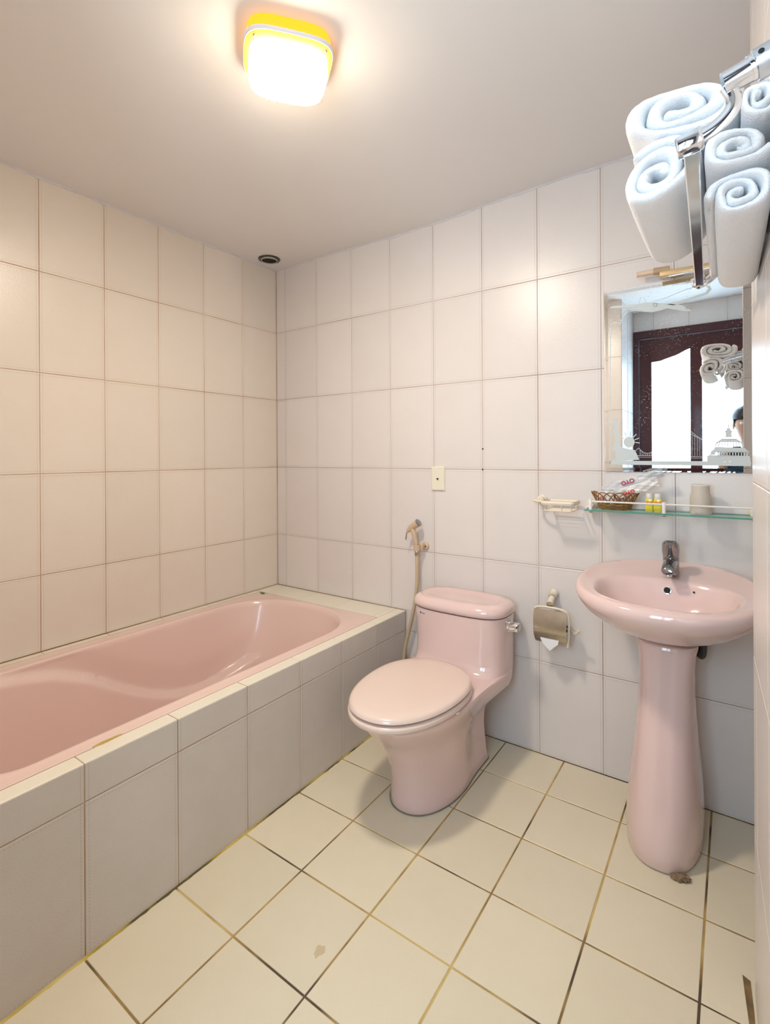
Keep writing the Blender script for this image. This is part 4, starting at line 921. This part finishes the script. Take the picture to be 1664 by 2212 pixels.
# ------------------------------------------------------------------ towel rack and towels on the right wall
YN, YF_ = -1.385, -.765
rack = thing('towel_rack', 'chrome towel rack holding the rolled towels high on the right wall', 'towel rack', (xw(-1.1), -1.08, 1.66))
for k, (y, s) in enumerate(((YN, 1), (YF_, 1))):
    wx = xw(y); bx_ = 2.204 if k == 0 else 2.183; zb = 1.628 if k == 0 else 1.640
    bm = bmesh.new(); add_lathe(bm, [(.030, 0), (.030, .004), (.022, .007)], (wx, y, 1.702), (-1, 0, 0), 28); bm_obj('wall_flange', bm, M['chrome'], rack, smooth=40, loc=(wx, y, 1.7))
    bm = bmesh.new(); add_tube(bm, [(wx-.002, y, 1.702), (wx-.040 if k == 0 else wx-.05, y, 1.692)], .0172, 28); bm_obj('support_tube', bm, M['satin'], rack, smooth=40, loc=(wx-.03, y, 1.7))
    xt = wx-.040 if k == 0 else wx-.05
    bm = bmesh.new(); add_tube(bm, [(xt+.002, y, 1.692), (xt-.030, y, 1.683)], .0135, 24); add_tube(bm, [(xt-.002, y, 1.6915), (xt-.005, y, 1.6905)], .0145, 24); bm_obj('tube_ferrule', bm, M['chrome'], rack, smooth=40, loc=(xt-.02, y, 1.69))
    xa = xt-.026
    bm = bmesh.new(); add_tube(bm, spline([(xa, y, 1.680), (xa+.006, y, 1.664), (xa+.003, y, 1.650), (xa-.010, y, 1.638), (xa-.027, y, 1.631), (bx_, y, zb)], 6), 0, 10, flat=(.004, .0085)); bm_obj('curved_arm', bm, M['chrome'], rack, smooth=40, loc=(xa, y, 1.65))
    bm = bmesh.new(); add_box(bm, -.014, .014, -.012, .012, -.0095, .0095, Matrix.Translation((bx_, y, zb-.001)) @ Matrix.Rotation(-.2, 4, 'Y'), bev=.003); bm_obj('bar_clamp', bm, M['chrome'], rack, smooth=40, loc=(bx_, y, zb))
    bm = bmesh.new(); add_lathe(bm, [(.003, 0), (.003, .001)], (wx-.035, y-.0165, 1.696), (0, -1, 0), 12); bm_obj('grub_screw', bm, M['black'], rack, loc=(wx-.035, y-.017, 1.696))
bm = bmesh.new(); P0, P1 = Vector((2.206, YN, 1.616)), Vector((2.185, YF_, 1.630))
add_loft(bm, [[p+Vector((sx*.0085, 0, sz*.003)) for sx, sz in ((-1, -.6), (-.8, -1), (.8, -1), (1, -.6), (1, .6), (.8, 1), (-.8, 1), (-1, .6))] for p in (P0, P0.lerp(P1, .5), P1)]); bm_obj('front_bar', bm, M['chrome'], rack, smooth=30, loc=P0)
# second, hidden rail the towels lie on next to the wall
def towel(label, cx, cz, a, b_, rot, y0, y1, turns, seed, start=.12, ex=2.3, drop=.0, dx=0):
    rnd = random.Random(seed); t = thing('rolled_towel', label, 'towel', (cx, (y0+y1)/2, cz-b_), 'white towels rolled up on the chrome rack')
    bm = bmesh.new(); N_ = int(46*turns); rings = []; nc = 20
    ph = [rnd.uniform(0, 6.28) for _ in range(8)]
    tk = (1-start)/(turns+.5)     # strip thickness in units of the outline
    for i in range(N_+1):
        f = i/N_; th = f*turns*2*PI+ph[7]
        rc = start+(1-start-tk/2)*min(1, f*turns/(turns-1) if turns > 1 else f) if False else start+(1-tk/2-start)*f
        wob = 1+(.08*math.sin(2.3*th+ph[0])+.10*math.sin(1.37*th+ph[1])+.05*math.sin(4.1*th+ph[6]))*(1-f)**.7
        c, s = math.cos(th), math.sin(th)
        # squircle outline
        k = (abs(c)**ex+abs(s)**ex)**(-1/ex)
        ring = []
        thick = tk*.60*(1.0+.10*math.sin(3.3*th+ph[2]))
        if f > .985: thick *= max(.25, (1-f)/.015)
        if f < .02: thick *= max(.3, f/.02)
        ly0 = y0+.004*math.sin(1.7*th+ph[3])+.006*(1-f); ly1 = y1-.004*math.sin(1.3*th+ph[4])-.006*(1-f)
        for q in range(nc):
            A = 2*PI*q/nc; ca, sa = math.cos(A), math.sin(A)
            rr = rc*wob+thick*abs(ca)**(.8)*(1 if ca >= 0 else -1)
            # rounded long rectangle in (radial, y)
            yy = (ly0+ly1)/2+((ly1-ly0)/2)*abs(sa)**(.16)*(1 if sa >= 0 else -1)
            fy = (yy-y0)/(y1-y0)
            sag = 1+.02*math.sin(4*fy+ph[5]+th)*f
            X = rr*k*c*a*sag; Z = rr*k*s*b_*sag
            ring.append(Vector((cx+X*math.cos(rot)-Z*math.sin(rot)+dx*fy, yy, cz+X*math.sin(rot)+Z*math.cos(rot)-drop*fy)))
        rings.append(ring)
    add_loft(bm, rings)
    o = bm_obj('towel_roll', bm, M['terry'], t, smooth=180, loc=(cx, (y0+y1)/2, cz-b_))
    sub = o.modifiers.new('s', 'SUBSURF'); sub.levels = 1; sub.render_levels = 1
    tx = bpy.data.textures.new('terry_noise', 'CLOUDS'); tx.noise_scale = .007
    dm = o.modifiers.new('d', 'DISPLACE'); dm.texture = tx; dm.strength = .0016; dm.mid_level = .5; dm.texture_coords = 'LOCAL'
    return t
towel('white rolled towel hanging out at the lower left of the rack', 2.151, 1.682, .064, .047, .50, -1.235, -.905, 2.5, 4, drop=-.004)
towel('wide flat-rolled white towel on top of the pile, at the left', 2.181, 1.770, .083, .042, -.12, -1.235, -.90, 2.6, 11, ex=2.7, start=.14)
towel('small white rolled towel on top of the pile, against the wall', 2.2765, 1.739, .026, .033, 0, -1.25, -.93, 2.1, 23)
towel('white rolled towel in the middle of the pile with its hem turned out', 2.2515, 1.683, .0475, .028, -.12, -1.245, -.92, 2.2, 31, ex=2.6)
towel('lowest white rolled towel, between the chrome bar and the wall', 2.2545, 1.620, .0435, .034, 0, -1.235, -.82, 2.4, 45, ex=2.7, dx=-.004)

# ------------------------------------------------------------------ photographer seen in the mirror, camera at chest height
M['skin'] = simple('skin', (.55, .34, .24), .5); M['hair'] = simple('black_hair', (.012, .014, .018), .45, bump=.6, bscale=160)
M['shirt'] = simple('blue_shirt', (.03, .11, .20), .8, bump=.3, bscale=120); M['trousers'] = simple('dark_trousers', (.03, .035, .05), .8); M['shoe'] = simple('black_shoe', (.02, .02, .02), .4)
PXc, PYc = 2.365, -2.345
per = thing('person', 'photographer in a blue shirt leaning over a camera, seen in the mirror', 'person', (PXc, PYc, 0))
def skin_obj(name, verts, edges, rad, roots, mat, sub=2):
    me = bpy.data.meshes.new(name); me.from_pydata([Vector(v) for v in verts], edges, [])
    o = new_obj(name, me, mat, per); o.location = -Vector(per.location)
    o.modifiers.new('skin', 'SKIN')
    for i, v in enumerate(me.skin_vertices[0].data):
        r = rad[i]; v.radius = (r, r) if not isinstance(r, tuple) else r; v.use_root = i in roots
    s_ = o.modifiers.new('sub', 'SUBSURF'); s_.levels = sub; s_.render_levels = sub
    for p in me.polygons: p.use_smooth = True
    o.modifiers['skin'].use_smooth_shade = True
    return o
V, Ed, Rd = [], [], []
def chain(pts, rads, start=None):
    prev = start
    for p, r in zip(pts, rads):
        V.append(p); Rd.append(r); i = len(V)-1
        if prev is not None: Ed.append((prev, i))
        prev = i
    return prev
px, py = PXc, PYc
HC = Vector((px-.042, py+.035, 1.455))
CX, CY_, CZ = 2.262, -2.165, 1.245   # prop camera centre
chain([(px, py-.02, .86)], [(.15, .10)]); pel = 0
ch = chain([(px, py-.01, .98), (px, py-.005, 1.10), (px, py+.0, 1.20)], [(.13, .09), (.145, .10), (.155, .10)], pel)
nk = chain([(px-.01, py+.01, 1.29), (px-.03, py+.025, 1.355)], [.06, .052], ch)
hd_ = chain([(HC.x, HC.y, 1.41), (HC.x, HC.y, 1.46), (HC.x, HC.y-.01, 1.52)], [.062, (.076, .088), (.062, .075)], nk)
for sgn in (-1, 1):
    sh_ = (px+sgn*.165, py, 1.235); el = (px+sgn*.20, py+.02, 1.01) if sgn > 0 else (px-.175, py+.02, 1.01)
    wr_ = (CX+sgn*.085, CY_-.035, CZ-.035)
    e = chain([sh_, tuple((Vector(sh_)+Vector(el))/2), el, tuple((Vector(el)+Vector(wr_))/2), wr_], [.056, .046, .038, .034, .026], ch)
    chain([(CX+sgn*.075, CY_-.01, CZ-.022)], [(.022, .03)], e)
    palm = len(V)-1
    chain([(px+sgn*.09, py-.0, .80), (px+sgn*.10, py+.055, .63), (px+sgn*.10, py+.08, .46), (px+sgn*.10, py+.02, .28), (px+sgn*.10, py-.03, .09), (px+sgn*.105, py+.03, .045), (px+sgn*.11, py+.11, .035)], [.09, .078, .058, .054, .036, .038, .028], pel)
nbody = len(V)
roots = {0}
for sgn in (-1, 1):   # fingers close around the camera body, each its own chain rooted in the palm
    for k, (ln, dz) in enumerate(((1.0, .022), (1.08, .004), (1.0, -.014), (.82, -.031))):
        roots.add(len(V)); x0 = CX+sgn*.078
        chain([(x0, CY_-.012, CZ-.018+dz*.8), (x0+sgn*.004, CY_+.018*ln, CZ-.012+dz), (x0-sgn*.012, CY_+.040*ln, CZ-.010+dz), (x0-sgn*.032*ln, CY_+.044, CZ-.008+dz)], [.0095, .009, .0085, .0075])
    roots.add(len(V)); chain([(CX+sgn*.082, CY_-.022, CZ-.03), (CX+sgn*.075, CY_-.042, CZ-.005), (CX+sgn*.055, CY_-.046, CZ+.018)], [.012, .0105, .009])
skin_obj('body', V, Ed, Rd, roots, M['skin'])
# clothing
V, Ed, Rd = [], [], []
chain([(px, py-.02, .84)], [(.165, .115)])
t_ = chain([(px, py-.01, .98), (px, py-.005, 1.10), (px, py, 1.20)], [(.148, .108), (.16, .116), (.168, .114)], 0)
chain([(px-.008, py+.008, 1.27)], [.072], t_)
for sgn in (-1, 1):
    sh_ = Vector((px+sgn*.165, py, 1.235)); el = Vector((px+sgn*(.20 if sgn > 0 else .175), py+.02, 1.01)); wr_ = Vector((CX+sgn*.085, CY_-.035, CZ-.035))
    chain([sh_, (sh_+el)/2, el, el.lerp(wr_, .4), el.lerp(wr_, .72)], [.068, .058, .050, .045, .038], t_)
skin_obj('shirt', V, Ed, Rd, {0}, M['shirt'])
V, Ed, Rd = [], [], []
chain([(px, py-.02, .92), (px, py-.02, .83)], [(.155, .108), (.16, .115)])
for sgn in (-1, 1): chain([(px+sgn*.095, py+.02, .74), (px+sgn*.10, py+.06, .60), (px+sgn*.10, py+.08, .46), (px+sgn*.10, py+.02, .28), (px+sgn*.10, py-.03, .09)], [.10, .09, .074, .068, .058], 1)
skin_obj('trousers', V, Ed, Rd, {0}, M['trousers'])
V, Ed, Rd = [], [], []; rs = set()
for sgn in (-1, 1): rs.add(len(V)); chain([(px+sgn*.10, py-.06, .048), (px+sgn*.10, py, .046), (px+sgn*.105, py+.07, .042), (px+sgn*.11, py+.14, .036)], [(.042, .044), (.044, .043), (.046, .040), (.034, .032)])
skin_obj('shoes', V, Ed, Rd, rs, M['shoe'])
# head details: hair cap, eyes, nose, ears, mouth
bm = bmesh.new(); b2 = bmesh.new(); bmesh.ops.create_uvsphere(b2, u_segments=40, v_segments=24, radius=1)
for v in b2.verts:
    q = v.co.copy(); r_ = 1+.025*math.sin(17*q.x+9*q.z)*math.cos(13*q.y)
    v.co = Vector((HC.x+q.x*.088*r_, HC.y-.018+q.y*.104*r_, 1.51+q.z*.092*r_))
dele = [v for v in b2.verts if (v.co.y > HC.y+.035 and v.co.z < 1.488) or v.co.z < 1.445]
bmesh.ops.delete(b2, geom=dele, context='VERTS'); join(bm, b2); ho = bm_obj('hair', bm, M['hair'], per, smooth=180, loc=(HC.x, HC.y, 1.5)); so = ho.modifiers.new('t', 'SOLIDIFY'); so.thickness = .008
for sgn in (-1, 1):
    bm = bmesh.new(); b2 = bmesh.new(); bmesh.ops.create_uvsphere(b2, u_segments=16, v_segments=10, radius=.0115); bmesh.ops.translate(b2, verts=b2.verts, vec=(HC.x+sgn*.031, HC.y+.066, 1.467)); join(bm, b2); bm_obj('eye', bm, M['white'], per, smooth=180, loc=(HC.x+sgn*.031, HC.y+.066, 1.467))
    bm = bmesh.new(); b2 = bmesh.new(); bmesh.ops.create_uvsphere(b2, u_segments=16, v_segments=12, radius=1)
    for v in b2.verts: v.co = Vector((HC.x+sgn*.078+v.co.x*.008, HC.y-.005+v.co.y*.018, 1.455+v.co.z*.03))
    join(bm, b2); bm_obj('ear', bm, M['skin'], per, smooth=180, loc=(HC.x+sgn*.078, HC.y, 1.455))
bm = bmesh.new(); add_loft(bm, [[Vector((HC.x+x*w_, HC.y+y, z)) for x, y in ((-1, .060), (-.4, .060+d_), (.4, .060+d_), (1, .060))] for z, w_, d_ in ((1.475, .008, .012), (1.45, .012, .024), (1.432, .017, .032), (1.422, .014, .014))]); bm_obj('nose', bm, M['skin'], per, smooth=180, loc=(HC.x, HC.y+.07, 1.45))
bm = bmesh.new(); add_tube(bm, [(HC.x-.022, HC.y+.064, 1.402), (HC.x, HC.y+.070, 1.400), (HC.x+.022, HC.y+.064, 1.402)], 0, 8, flat=(.005, .006)); bm_obj('mouth', bm, simple('lips', (.45, .18, .15), .5), per, smooth=180, loc=(HC.x, HC.y+.066, 1.4))
cm = thing('photo_camera', 'black camera held at chest height by the photographer in the mirror', 'camera', (CX, CY_, CZ-.045))
bm = bmesh.new(); add_box(bm, CX-.066, CX+.066, CY_-.022, CY_+.022, CZ-.045, CZ+.040, bev=.008); add_box(bm, CX-.025, CX+.025, CY_-.02, CY_+.018, CZ+.036, CZ+.058, bev=.006); bm_obj('camera_body', bm, M['shoe'], cm, smooth=40, loc=(CX, CY_, CZ))
bm = bmesh.new(); add_lathe(bm, [(.030, .018), (.031, .03), (.029, .050), (.026, .052), (.022, .044), (.001, .040)], (CX-.002, CY_, CZ), (-.2, .98, 0), 28); bm_obj('lens', bm, M['shoe'], cm, smooth=40, loc=(CX, CY_+.03, CZ))
